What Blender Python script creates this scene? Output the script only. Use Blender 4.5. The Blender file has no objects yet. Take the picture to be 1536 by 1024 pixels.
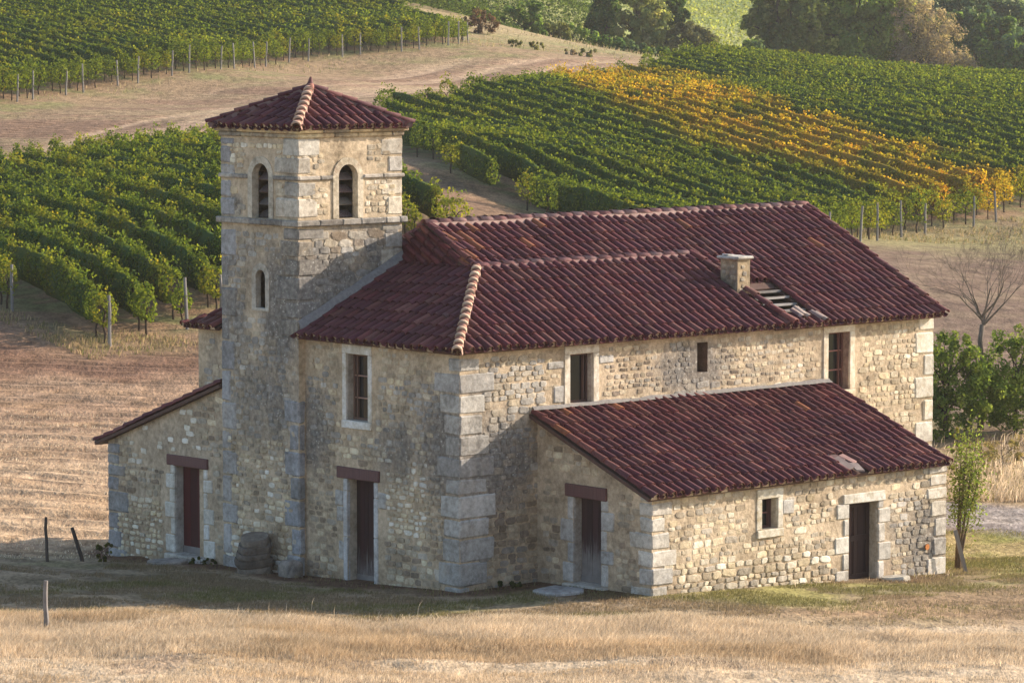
import bpy, bmesh, math, random
import numpy as np
from mathutils import Vector, Matrix
PI = math.pi
rnd = random.Random(11)
RNG = np.random.default_rng(5)
SC = bpy.context.scene
COL = SC.collection
# ------------------------------------------------------------------ layout
CAM_Z = 11.878                       # metres above the corner stone of the house
PITCH = 5.021                        # degrees the camera looks down
ORIGIN = Vector((-1.07, 76.0, 0.0))  # front corner of the house
AZ = math.radians(48)
U = Vector((math.sin(AZ), math.cos(AZ), 0)); V = Vector((-math.cos(AZ), math.sin(AZ), 0))
SUN = Vector((0.915, 0.395, 0.0)).normalized(); SUN_EL = 21.0
SUN_STR, SKY_STR, EXPO, HAZE = 4.8, .13, 1.08, .00013
CTRL = [(-1.07,76.0,0.0),(-4.35,79.64,-0.2),(-6.29,81.53,-0.26),(-9.24,84.93,-0.52),(0.53,77.44,0.03),(2.83,74.88,0.17),(6.06,77.79,-0.06),(9.48,80.87,-0.36),(9.71,85.7,-0.5),(3.68,92.39,-0.5),(-1.89,87.37,-0.4),(-4.64,88.93,-0.5),(1.46,83.66,-0.2),(-20.0,40.0,3.0),(0.0,40.0,3.0),(20.0,40.0,3.0),(-25.0,10.0,9.6),(0.0,10.0,9.6),(25.0,10.0,9.6),(-30.0,-25.0,11.5),(0.0,-25.0,11.5),(30.0,-25.0,11.5),(-8.95,64.5,0.22),(0.0,64.5,0.22),(8.95,64.5,0.22),(-9.91,71.5,0.18),(-4.75,71.5,0.18),(0.0,72.0,0.1),(5.69,73.0,0.07),(10.39,75.0,-0.05),(-10.86,78.5,0.18),(-15.21,79.0,0.11),(-12.73,66.0,0.24),(15.72,77.0,-0.02),(-13.12,95.0,0.31),(-14.75,107.0,0.78),(-12.96,117.0,1.43),(-11.14,120.0,1.59),(-16.51,120.0,1.92),(-18.97,138.0,2.53),(-21.55,157.0,3.21),(-23.59,172.0,3.92),(-18.69,178.0,4.6),(-15.2,182.0,4.92),(-26.57,194.0,6.02),(-28.07,205.0,6.96),(-17.79,228.0,8.36),(-3.33,256.0,9.61),(-11.46,240.0,8.04),(-17.69,212.0,6.61),(-6.83,228.0,7.43),(5.38,270.0,8.91),(9.37,274.0,8.72),(-3.63,300.0,11.61),(-17.55,268.0,10.93),(-33.49,245.0,10.57),(-38.9,285.0,14.9),(-20.92,320.0,16.41),(1.96,345.0,13.71),(-35.48,170.0,3.41),(-25.11,120.0,2.03),(-41.64,200.0,7.26),(-54.0,260.0,12.8),(-19.95,95.0,0.31),(-2.93,139.0,4.2),(1.66,150.0,3.46),(-1.79,147.0,4.55),(-4.89,163.0,5.5),(-8.33,205.0,7.15),(2.29,156.0,3.55),(6.84,165.0,3.65),(14.48,168.0,2.15),(19.21,170.0,1.82),(24.43,178.0,2.43),(20.69,158.0,1.74),(14.72,130.0,1.2),(17.89,130.0,1.2),(15.03,195.0,4.6),(26.78,205.0,4.59),(9.59,232.0,6.52),(20.28,236.0,6.43),(23.61,275.0,7.09),(34.18,262.0,6.06),(36.68,268.0,6.17),(13.83,113.0,0.97),(12.01,98.0,0.12),(11.99,91.0,-0.19),(11.47,87.0,-0.3),(10.27,80.0,-0.19),(36.43,180.0,1.3),(26.37,130.0,0.74),(53.48,265.0,5.29),(18.54,91.0,-0.19),(68.32,250.0,3.88),(0.0,315.0,8.2),(10.0,320.0,6.0),(30.0,330.0,3.5),(60.0,330.0,1.5),(20.0,360.0,5.0),(50.0,370.0,3.0),(-30.0,340.0,14.0),(-60.0,360.0,20.0),(90.0,370.0,3.0),(140.0,300.0,0.0),(-4.84,400.0,10.1),(-14.8,400.0,12.23),(9.4,400.0,9.04),(20.58,410.0,8.97),(19.39,470.0,12.71),(-1.47,460.0,15.14),(52.84,470.0,11.88),(64.22,470.0,11.04),(15.0,640.0,27.72),(-49.82,600.0,29.9),(83.21,640.0,23.2),(136.22,500.0,13.65)]
POLY_L = [(-23.7,144.5),(-17.1,124.0),(-15.0,120.0),(-13.3,117.0),(-12.4,118.5),(-11.1,119.5),(-10.2,122.0),(-9.4,123.5),(-7.2,127.0),(-4.0,134.0),(-0.8,135.5),(-1.1,138.5),(-2.7,140.0),(-4.2,141.5),(-8.8,155.0),(-14.8,181.0),(-18.3,180.5),(-20.8,177.0),(-23.9,174.5),(-27.7,169.0)]
POLY_C = [(-8.3,193.0),(-5.2,174.5),(-3.1,161.0),(-1.5,157.5),(-0.1,156.5),(1.6,144.0),(3.3,139.5),(5.8,139.0),(10.0,147.0),(14.7,159.5),(17.5,168.0),(18.8,170.0),(20.6,172.5),(22.3,175.0),(23.9,177.5),(28.2,185.5),(39.6,225),(49.1,279),(38.7,281),(24.5,284),(13.9,275),(8.3,244.0),(3.9,236.0),(0.5,223.5),(-2.5,205.5),(-4.6,200.5),(-7.1,197.0)]
POLY_U = [(-31.1,196.5),(-27.8,205.5),(-26.4,212.0),(-24.3,217.0),(-22.4,220.5),(-20.6,224.5),(-18.6,227.5),(-17.0,234.0),(-14.6,244.0),(-11.9,248.5),(-9.1,250.5),(-6.3,253.5),(-3.2,259.5),(-3.7,268.5),(-7.9,279),(-11.6,284),(-16.7,293),(-22.8,305),(-42.7,310),(-51.0,310)]
STRIP = [(3.0,234.0),(8.6,208.0),(12.1,198.0),(15.8,191.0),(18.5,184.5),(21.0,180.5),(26.3,177.0)]
POLY_FIELD = [(-22.4,129.5),(-16.7,121.5),(-13.2,115.5),(-10.9,117.5),(-10.0,119.0),(-6.8,120.0),(-1.5,120.5),(-1.2,99.5),(-7.0,83.5),(-9.1,84.0),(-10.2,80.0),(-10.9,78.5),(-13.5,77.5)]
POLY_TRACK = [(-29.2,178.0),(-25.3,184.5),(-20.6,186.5),(-14.7,188.0),(-10.8,190.5),(-8.3,194.5),(-6.0,199.0),(-2.6,212.5),(1.3,232.5),(5.7,242.0),(8.9,253.5),(9.4,273.5),(5.6,267.0),(1.4,253.0),(-3.0,249.0),(-7.3,244.0),(-11.1,232.0),(-14.6,222.5),(-18.2,218.0),(-21.7,214.0),(-24.4,204.5),(-27.0,197.5),(-31.1,190.0)]
POLY_ROAD = [(9.4,93.0),(11.1,92.0),(12.6,91.0),(15.1,90.0),(14.1,84.0),(12.0,86.5),(10.6,88.0),(9.0,89.0)]
PATH_BARE = [(-6.8,182.5),(-4.8,161.5),(-3.1,159.0),(-1.5,156.0),(-0.1,154.5),(1.4,141.5),(0.8,138.5),(-1.2,138.0),(-3.2,139.0),(-4.2,140.0),(-7.2,150.5)]
CTRL = np.array(CTRL)

def hash2(ix, iy, s):
    h = (ix.astype(np.int64) * 374761393 + iy.astype(np.int64) * 668265263 + s * 974634533) & 0xFFFFFFFF
    h = ((h ^ (h >> 13)) * 1274126177) & 0xFFFFFFFF
    return ((h ^ (h >> 16)) & 0xFFFFFF) / float(0xFFFFFF)
def vn(x, y, s=0):
    x = np.asarray(x, float); y = np.asarray(y, float)
    ix = np.floor(x); iy = np.floor(y); fx = x - ix; fy = y - iy
    fx = fx * fx * (3 - 2 * fx); fy = fy * fy * (3 - 2 * fy)
    a = hash2(ix, iy, s); b = hash2(ix + 1, iy, s); c = hash2(ix, iy + 1, s); d = hash2(ix + 1, iy + 1, s)
    return (a * (1 - fx) + b * fx) * (1 - fy) + (c * (1 - fx) + d * fx) * fy
def fbm(x, y, s=0, o=4):
    r = 0; a = .5
    for i in range(o):
        r = r + a * vn(np.asarray(x) * 2 ** i, np.asarray(y) * 2 ** i, s + i * 17); a *= .5
    return r / (1 - .5 ** o)

# ------------------------------------------------------------------ terrain height: thin-plate surface through surveyed points
def tps_fit(P, lam=3.0, s=50.):
    X = P[:, :2] / s; n = len(P)
    def K(r2): return np.where(r2 > 1e-9, .5 * r2 * np.log(np.maximum(r2, 1e-9)), 0)
    A = np.zeros((n + 3, n + 3)); d = ((X[:, None] - X[None]) ** 2).sum(-1)
    A[:n, :n] = K(d) + lam * 1e-3 * np.eye(n); A[:n, n] = 1; A[:n, n + 1:] = X; A[n, :n] = 1; A[n + 1:, :n] = X.T
    w = np.linalg.solve(A, np.concatenate([P[:, 2], [0, 0, 0]]))
    def H(x, y):
        x = np.asarray(x, float); y = np.asarray(y, float)
        y = np.clip(y, -40, 660); lim = .25 * np.maximum(y, 0) + 22; x = np.clip(x, -lim, lim)
        x = x / s; y = y / s
        r = w[n] + w[n + 1] * x + w[n + 2] * y
        for i in range(n): r = r + w[i] * K((x - X[i, 0]) ** 2 + (y - X[i, 1]) ** 2)
        return r
    return H
H0 = tps_fit(CTRL)
def H(x, y):
    y = np.asarray(y, float)
    near = np.clip((120 - y) / 40, 0, 1) * np.clip((y - 45) / 10, 0, 1)
    d = np.hypot(np.asarray(x) - 2, y - 79)
    near = near * np.clip((d - 7) / 4, .25, 1)
    return H0(x, y) + near * ((fbm(np.asarray(x) * .35, y * .5, 3) - .5) * .26 + (fbm(np.asarray(x) * 1.5, y * 2.2, 5, 2) - .5) * .06)
def h1(x, y): return float(H(np.array([x]), np.array([y]))[0])

def in_poly(x, y, poly):
    x = np.asarray(x); y = np.asarray(y); r = np.zeros(x.shape, bool); n = len(poly)
    for i in range(n):
        x0, y0 = poly[i]; x1, y1 = poly[(i + 1) % n]
        if y0 == y1: continue
        c = ((y0 > y) != (y1 > y)) & (x < (x1 - x0) * (y - y0) / (y1 - y0) + x0)
        r ^= c
    return r
def dist_line(x, y, pl):
    best = np.full(np.shape(x), 1e9)
    for (x0, y0), (x1, y1) in zip(pl[:-1], pl[1:]):
        dx, dy = x1 - x0, y1 - y0
        t = np.clip(((x - x0) * dx + (y - y0) * dy) / (dx * dx + dy * dy), 0, 1)
        best = np.minimum(best, np.hypot(x - x0 - t * dx, y - y0 - t * dy))
    return best
def soft_in(x, y, poly, w):
    d = dist_line(x, y, poly + poly[:1]); i = in_poly(x, y, poly)
    return np.clip(.5 + np.where(i, d, -d) / (2 * w), 0, 1)

# ------------------------------------------------------------------ object helpers
def tag(o, label=None, cat=None, group=None, kind=None):
    if label: o['label'] = label
    if cat: o['category'] = cat
    if group: o['group'] = group
    if kind: o['kind'] = kind
    return o
def empty(name, loc=(0, 0, 0), rz=0):
    o = bpy.data.objects.new(name, None); COL.objects.link(o); o.location = loc; o.rotation_euler = (0, 0, rz)
    o.empty_display_size = .3
    return o
def link(me, name, parent=None, loc=None, rz=0):
    o = bpy.data.objects.new(name, me); COL.objects.link(o)
    if parent: o.parent = parent
    if loc is not None: o.location = loc
    o.rotation_euler = (0, 0, rz)
    return o
class MB:
    """collects verts / faces / colours; alpha of the colour carries 'weathering'"""
    def __init__(s): s.v = []; s.f = []; s.c = []; s.m = []
    def add(s, vs, fs, col=(1, 1, 1, 0), mi=0):
        b = len(s.v); s.v.extend(vs)
        if len(col) and isinstance(col[0], (tuple, list, np.ndarray)): s.c.extend(tuple(c) if len(c) == 4 else tuple(c) + (0,) for c in col)
        else: s.c.extend([tuple(col) if len(col) == 4 else tuple(col) + (0,)] * len(vs))
        for f in fs: s.f.append(tuple(i + b for i in f)); s.m.append(mi)
    def box(s, a, b, col=(1, 1, 1, 0), mi=0, jit=0):
        x0, y0, z0 = a; x1, y1, z1 = b
        vs = [(x, y, z) for z in (z0, z1) for y in (y0, y1) for x in (x0, x1)]
        if jit: vs = [tuple(c + rnd.uniform(-jit, jit) for c in p) for p in vs]
        s.add(vs, [(0, 2, 3, 1), (4, 5, 7, 6), (0, 1, 5, 4), (2, 6, 7, 3), (0, 4, 6, 2), (1, 3, 7, 5)], col, mi)
    def rbox(s, a, b, r=.03, col=(1, 1, 1, 0), mi=0, jit=.006):
        """box with chamfered edges, a little uneven"""
        lo = [min(p, q) for p, q in zip(a, b)]; hi = [max(p, q) for p, q in zip(a, b)]
        r = min([r] + [(h - l) * .45 for l, h in zip(lo, hi)])
        vs = []; idx = {}
        for ix in (0, 1):
            for iy in (0, 1):
                for iz in (0, 1):
                    base = [hi[0] if ix else lo[0], hi[1] if iy else lo[1], hi[2] if iz else lo[2]]
                    jj = [rnd.uniform(-jit, jit) for _ in range(3)]
                    for ax in range(3):
                        p = [base[k] + jj[k] for k in range(3)]
                        for k in range(3):
                            if k != ax: p[k] += (-r if (ix, iy, iz)[k] else r)
                        idx[(ix, iy, iz, ax)] = len(vs); vs.append(tuple(p))
        fs = []
        for ax in range(3):
            k1, k2 = [k for k in range(3) if k != ax]
            for sd in (0, 1):
                q = []
                for (i, j) in ((0, 0), (1, 0), (1, 1), (0, 1)):
                    t = [0, 0, 0]; t[ax] = sd; t[k1] = i; t[k2] = j; q.append(idx[(*t, ax)])
                fs.append(tuple(q))
        for ax in range(3):      # edges along ax
            k1, k2 = [k for k in range(3) if k != ax]
            for i in (0, 1):
                for j in (0, 1):
                    t0 = [0, 0, 0]; t1 = [0, 0, 0]; t1[ax] = 1
                    t0[k1] = t1[k1] = i; t0[k2] = t1[k2] = j
                    fs.append((idx[(*t0, k1)], idx[(*t1, k1)], idx[(*t1, k2)], idx[(*t0, k2)]))
        for ix in (0, 1):
            for iy in (0, 1):
                for iz in (0, 1): fs.append(tuple(idx[(ix, iy, iz, a_)] for a_ in range(3)))
        s.add(vs, fs, col, mi)
    def tube(s, pts, rad, n=6, col=(1, 1, 1, 0), mi=0, cap=True):
        pts = [Vector(p) for p in pts]
        if not hasattr(rad, '__len__'): rad = [rad] * len(pts)
        vs = []; fs = []
        for i, p in enumerate(pts):
            t = (pts[min(i + 1, len(pts) - 1)] - pts[max(i - 1, 0)]).normalized()
            a = t.orthogonal().normalized() if abs(t.z) > .9 else t.cross(Vector((0, 0, 1))).normalized()
            b = t.cross(a)
            for k in range(n):
                w = 2 * PI * k / n; vs.append(tuple(p + (a * math.cos(w) + b * math.sin(w)) * rad[i]))
        for i in range(len(pts) - 1):
            for k in range(n): fs.append((i * n + k, i * n + (k + 1) % n, (i + 1) * n + (k + 1) % n, (i + 1) * n + k))
        if cap: fs.append(tuple(range(n))); fs.append(tuple((len(pts) - 1) * n + k for k in range(n)))
        s.add(vs, fs, col, mi)
    def mesh(s, name, mats, smooth=False, fix=True):
        me = bpy.data.meshes.new(name); me.from_pydata(s.v, [], s.f)
        a = me.color_attributes.new('Col', 'FLOAT_COLOR', 'POINT'); a.data.foreach_set('color', np.array(s.c, dtype=np.float32).ravel())
        for m in (mats if isinstance(mats, (list, tuple)) else [mats]): me.materials.append(m)
        me.polygons.foreach_set('material_index', s.m)
        if smooth: me.polygons.foreach_set('use_smooth', [True] * len(me.polygons))
        if fix:
            bm = bmesh.new(); bm.from_mesh(me); bmesh.ops.recalc_face_normals(bm, faces=bm.faces); bm.to_mesh(me); bm.free()
        me.update(); return me
    def build(s, name, mats, parent=None, smooth=False, fix=True, loc=None):
        return link(s.mesh(name, mats, smooth, fix), name, parent, loc)
def np_mesh(name, verts, faces, cols, mat, smooth=False, mat2=None, split=0):
    """verts Nx3, faces MxK all the same size, cols Nx3/4"""
    me = bpy.data.meshes.new(name); n = len(verts); m, k = faces.shape
    me.vertices.add(n); me.vertices.foreach_set('co', verts.astype(np.float32).ravel())
    me.loops.add(m * k); me.loops.foreach_set('vertex_index', faces.astype(np.int32).ravel())
    me.polygons.add(m); me.polygons.foreach_set('loop_start', np.arange(0, m * k, k, dtype=np.int32))
    if smooth: me.polygons.foreach_set('use_smooth', np.ones(m, bool))
    me.update(calc_edges=True)
    if cols.shape[1] == 3: cols = np.concatenate([cols, np.zeros((n, 1))], 1)
    a = me.color_attributes.new('Col', 'FLOAT_COLOR', 'POINT'); a.data.foreach_set('color', cols.astype(np.float32).ravel())
    me.materials.append(mat)
    if mat2 is not None: me.materials.append(mat2); me.polygons.foreach_set('material_index', (np.arange(m) >= split).astype(np.int32))
    return me

# ------------------------------------------------------------------ materials
class NT:
    def __init__(s, name):
        s.m = bpy.data.materials.new(name); s.m.use_nodes = True; s.t = s.m.node_tree; s.t.nodes.clear()
        s.out = s.n('ShaderNodeOutputMaterial')
    def n(s, typ, **kw):
        nd = s.t.nodes.new(typ)
        for k, v in kw.items():
            if k.startswith('i_'):
                key = k[2:]; key = int(key) if key.isdigit() else key.replace('_', ' ')
                if hasattr(v, 'is_output') or isinstance(v, bpy.types.NodeSocket): s.t.links.new(v, nd.inputs[key])
                else: nd.inputs[key].default_value = v
            else: setattr(nd, k, v)
        return nd
    def math(s, op, a, b=0, c=None):
        nd = s.t.nodes.new('ShaderNodeMath'); nd.operation = op
        for i, v in enumerate((a, b) if c is None else (a, b, c)):
            if isinstance(v, bpy.types.NodeSocket): s.t.links.new(v, nd.inputs[i])
            else: nd.inputs[i].default_value = v
        return nd.outputs[0]
    def ss(s, v, a, b):
        nd = s.n('ShaderNodeMapRange', interpolation_type='SMOOTHSTEP', i_Value=v); nd.inputs['From Min'].default_value = a; nd.inputs['From Max'].default_value = b
        return nd.outputs[0]
    def mix(s, f, a, b, mode='MIX'):
        nd = s.t.nodes.new('ShaderNodeMix'); nd.data_type = 'RGBA'; nd.blend_type = mode
        for i, v in ((0, f), (6, a), (7, b)):
            if isinstance(v, bpy.types.NodeSocket): s.t.links.new(v, nd.inputs[i])
            else: nd.inputs[i].default_value = (*v, 1) if isinstance(v, tuple) and len(v) == 3 else v
        return nd.outputs[2]
    def noise(s, vec, scale, detail=4, rough=.55, dist=0):
        nd = s.n('ShaderNodeTexNoise', i_Vector=vec, i_Scale=scale, i_Detail=detail, i_Roughness=rough, i_Distortion=dist); return nd.outputs['Fac']
    def coord(s, which='Object'): return s.n('ShaderNodeTexCoord').outputs[which]
    def mapv(s, vec, scale=(1, 1, 1), rot=(0, 0, 0)):
        return s.n('ShaderNodeMapping', i_Vector=vec, i_Scale=scale, i_Rotation=rot).outputs[0]
    def attr(s, name='Col'):
        nd = s.n('ShaderNodeAttribute', attribute_name=name); return nd.outputs['Color'], nd.outputs['Alpha'], nd.outputs['Fac']
    def bump(s, h, strength=.5, dist=.02, normal=None):
        nd = s.n('ShaderNodeBump', i_Height=h, i_Strength=strength, i_Distance=dist)
        if normal is not None: s.t.links.new(normal, nd.inputs['Normal'])
        return nd.outputs[0]
    def principled(s, color, rough=.85, normal=None, spec=.3, **kw):
        nd = s.n('ShaderNodeBsdfPrincipled')
        for k, v in (('Base Color', color), ('Roughness', rough), ('Specular IOR Level', spec)):
            if isinstance(v, bpy.types.NodeSocket): s.t.links.new(v, nd.inputs[k])
            else: nd.inputs[k].default_value = (*v, 1) if isinstance(v, tuple) and len(v) == 3 else v
        if normal is not None: s.t.links.new(normal, nd.inputs['Normal'])
        s.t.links.new(nd.outputs[0], s.out.inputs[0]); return s.m
def masonry(name, speck=.35, bumpd=.02):
    """stone and render: colour from the mesh, mottled, with grey lichen weathering where alpha says so"""
    t = NT(name); co = t.coord(); c, a, _ = t.attr()
    big = t.noise(co, 1.3, 4, .6); mid = t.noise(co, 9, 5, .65); fine = t.noise(co, 55, 3, .6)
    v = t.math('ADD', t.math('MULTIPLY', big, .5), t.math('MULTIPLY', mid, .55))
    c = t.mix(1.0, c, t.n('ShaderNodeCombineColor', i_0=t.ss(v, .02, 1.0), i_1=t.ss(v, .03, 1.0), i_2=t.ss(v, .05, 1.0)).outputs[0], 'OVERLAY')
    c = t.mix(t.math('MULTIPLY', t.ss(fine, .38, .72), speck), c, t.mix(.5, c, (.05, .04, .03)))
    # ochre bleeding
    och = t.ss(t.noise(t.mapv(co, (1.6, 1.6, .9)), 1.1, 4, .65), .5, .72)
    c = t.mix(t.math('MULTIPLY', och, .2), c, (.40, .28, .16))
    # weathering
    wn = t.noise(t.mapv(co, (1, 1, .55)), 2.6, 6, .72); st = t.math('ADD', a, t.math('MULTIPLY', t.math('SUBTRACT', wn, .5), .9))
    st = t.math('MULTIPLY', t.ss(st, .18, .78), t.ss(a, .02, .25))
    dark = t.mix(t.ss(mid, .35, .7), (.105, .098, .092), (.23, .215, .195))
    c = t.mix(t.math('MULTIPLY', st, .86), c, dark)
    vo = t.n('ShaderNodeTexVoronoi', feature='F1', i_Vector=co, i_Scale=17); d = vo.outputs['Distance']
    sp = t.math('MULTIPLY', t.ss(t.math('SUBTRACT', t.math('MULTIPLY', t.n('ShaderNodeSeparateColor', i_0=vo.outputs['Color']).outputs[0], .42), d), .02, .12), t.ss(st, .25, .8))
    sp = t.math('MULTIPLY', sp, t.ss(mid, .42, .58))
    c = t.mix(t.math('MULTIPLY', sp, .8), c, (.5, .48, .43))
    hgt = t.math('ADD', t.math('MULTIPLY', mid, 1.0), t.math('ADD', t.math('MULTIPLY', fine, .35), t.math('MULTIPLY', t.noise(co, 4, 3), .8)))
    return t.principled(c, .93, t.bump(hgt, .9, bumpd), .15)
def tile_mat():
    t = NT('clay_tile'); co = t.coord(); c, a, _ = t.attr()
    n1 = t.noise(co, 6, 5, .65); n2 = t.noise(co, 40, 4, .6)
    c = t.mix(t.ss(n1, .3, .75), t.mix(.35, c, (.05, .014, .018)), c)
    c = t.mix(t.math('MULTIPLY', t.ss(n2, .58, .78), .35), c, (.24, .13, .11))
    li = t.math('MULTIPLY', t.ss(t.noise(co, 3.2, 6, .7), .56, .7), t.math('ADD', .25, a))
    c = t.mix(t.math('MULTIPLY', li, .4), c, (.17, .13, .12))
    return t.principled(c, t.math('ADD', .62, t.math('MULTIPLY', n2, .25)), t.bump(t.math('ADD', n1, t.math('MULTIPLY', n2, .5)), .5, .01), .22)
def wood_mat(name, rough=.7, stretch=(14, 14, .7)):
    """paint / bare timber: colour from the mesh, alpha = how far the paint has gone"""
    t = NT(name); co = t.coord(); c, a, _ = t.attr()
    g = t.noise(t.mapv(co, stretch), 3.0, 5, .65, .4); g2 = t.noise(co, 5, 4)
    c = t.mix(t.math('MULTIPLY', t.ss(g, .35, .7), .6), c, t.mix(.6, c, (.02, .012, .01)))
    worn = t.ss(t.math('ADD', a, t.math('MULTIPLY', t.math('SUBTRACT', g, .5), 1.1)), .35, .75)
    c = t.mix(t.math('MULTIPLY', worn, t.ss(a, .02, .2)), c, t.mix(g2, (.12, .11, .105), (.27, .25, .235)))
    return t.principled(c, rough, t.bump(g, .6, .008), .3)
def leaf_mat(name, trans=.32, tint=(1.6, 1.42, .42)):
    t = NT(name); c, a, _ = t.attr()
    d = t.n('ShaderNodeBsdfDiffuse', i_Color=c, i_Roughness=.5)
    tc = t.mix(1.0, c, tint, 'MULTIPLY')
    tr = t.n('ShaderNodeBsdfTranslucent', i_Color=tc)
    m = t.n('ShaderNodeMixShader', i_0=trans, i_1=d.outputs[0], i_2=tr.outputs[0])
    t.t.links.new(m.outputs[0], t.out.inputs[0]); return t.m
def bark_mat():
    t = NT('bark'); co = t.coord(); c, a, _ = t.attr(); g = t.noise(t.mapv(co, (8, 8, 1.6)), 2.5, 5, .65)
    c = t.mix(t.ss(g, .3, .75), t.mix(.6, c, (.02, .016, .013)), c)
    return t.principled(c, .95, t.bump(g, .8, .02), .1)
def ground_mat():
    t = NT('earth_and_turf'); co = t.coord('Object'); c, a, _ = t.attr()
    big = t.noise(co, .35, 5, .6); mid = t.noise(t.mapv(co, (1, .55, 1)), 2.2, 5, .65); fine = t.noise(t.mapv(co, (1, .5, 1)), 11, 4, .65)
    v = t.math('ADD', t.math('MULTIPLY', mid, .55), t.math('MULTIPLY', fine, .5))
    c = t.mix(1.0, c, t.n('ShaderNodeCombineColor', i_0=t.ss(v, .12, .9), i_1=t.ss(v, .12, .92), i_2=t.ss(v, .12, .95)).outputs[0], 'OVERLAY')
    c = t.mix(t.math('MULTIPLY', t.ss(big, .45, .7), .25), c, t.mix(.5, c, (.16, .09, .055)))
    w = t.n('ShaderNodeTexWave', wave_type='BANDS', bands_direction='Y', i_Vector=co, i_Scale=.42, i_Distortion=5.5, i_Detail=3.0); w.inputs['Detail Scale'].default_value = .7
    fur = t.math('MULTIPLY', w.outputs['Fac'], t.math('MULTIPLY', a, 1.0))
    c = t.mix(t.math('MULTIPLY', t.math('MULTIPLY', t.ss(w.outputs['Fac'], .55, .15), a), .42), c, t.mix(.6, c, (.12, .07, .05)))
    hgt = t.math('ADD', t.math('ADD', t.math('MULTIPLY', mid, .9), t.math('MULTIPLY', fine, .5)), t.math('MULTIPLY', fur, .8))
    return t.principled(c, .97, t.bump(hgt, .75, .12), .08)
def plain(name, col, rough=.6, spec=.4, bump=0, scale=20):
    t = NT(name); co = t.coord(); n = t.noise(co, scale, 4)
    c = t.mix(t.ss(n, .3, .7), tuple(x * .72 for x in col), col)
    return t.principled(c, rough, t.bump(n, bump, .01) if bump else None, spec)
M_WALL = masonry('lime_render_and_rubble'); M_CUT = masonry('cut_granite', .5, .014); M_TILE = tile_mat()
M_WOOD = wood_mat('old_timber'); M_LEAF = leaf_mat('vine_leaf', .40); M_TREE = leaf_mat('tree_leaf', .48, (1.45, 1.35, .6)); M_BARK = bark_mat()
M_GRASS = leaf_mat('dry_grass_blade', .42, (1.08, 1.0, .9)); M_INNER = leaf_mat('vine_inner_leaves', 0.0); M_GROUND = ground_mat()
M_GLASS = plain('dark_window_glass', (.012, .014, .016), .08, .6)
M_RUST = plain('rusty_iron', (.5, .17, .03), .7, .3, .3, 60)
M_FLASH = plain('lead_and_mortar', (.22, .205, .195), .85, .2, .5, 14)
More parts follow.
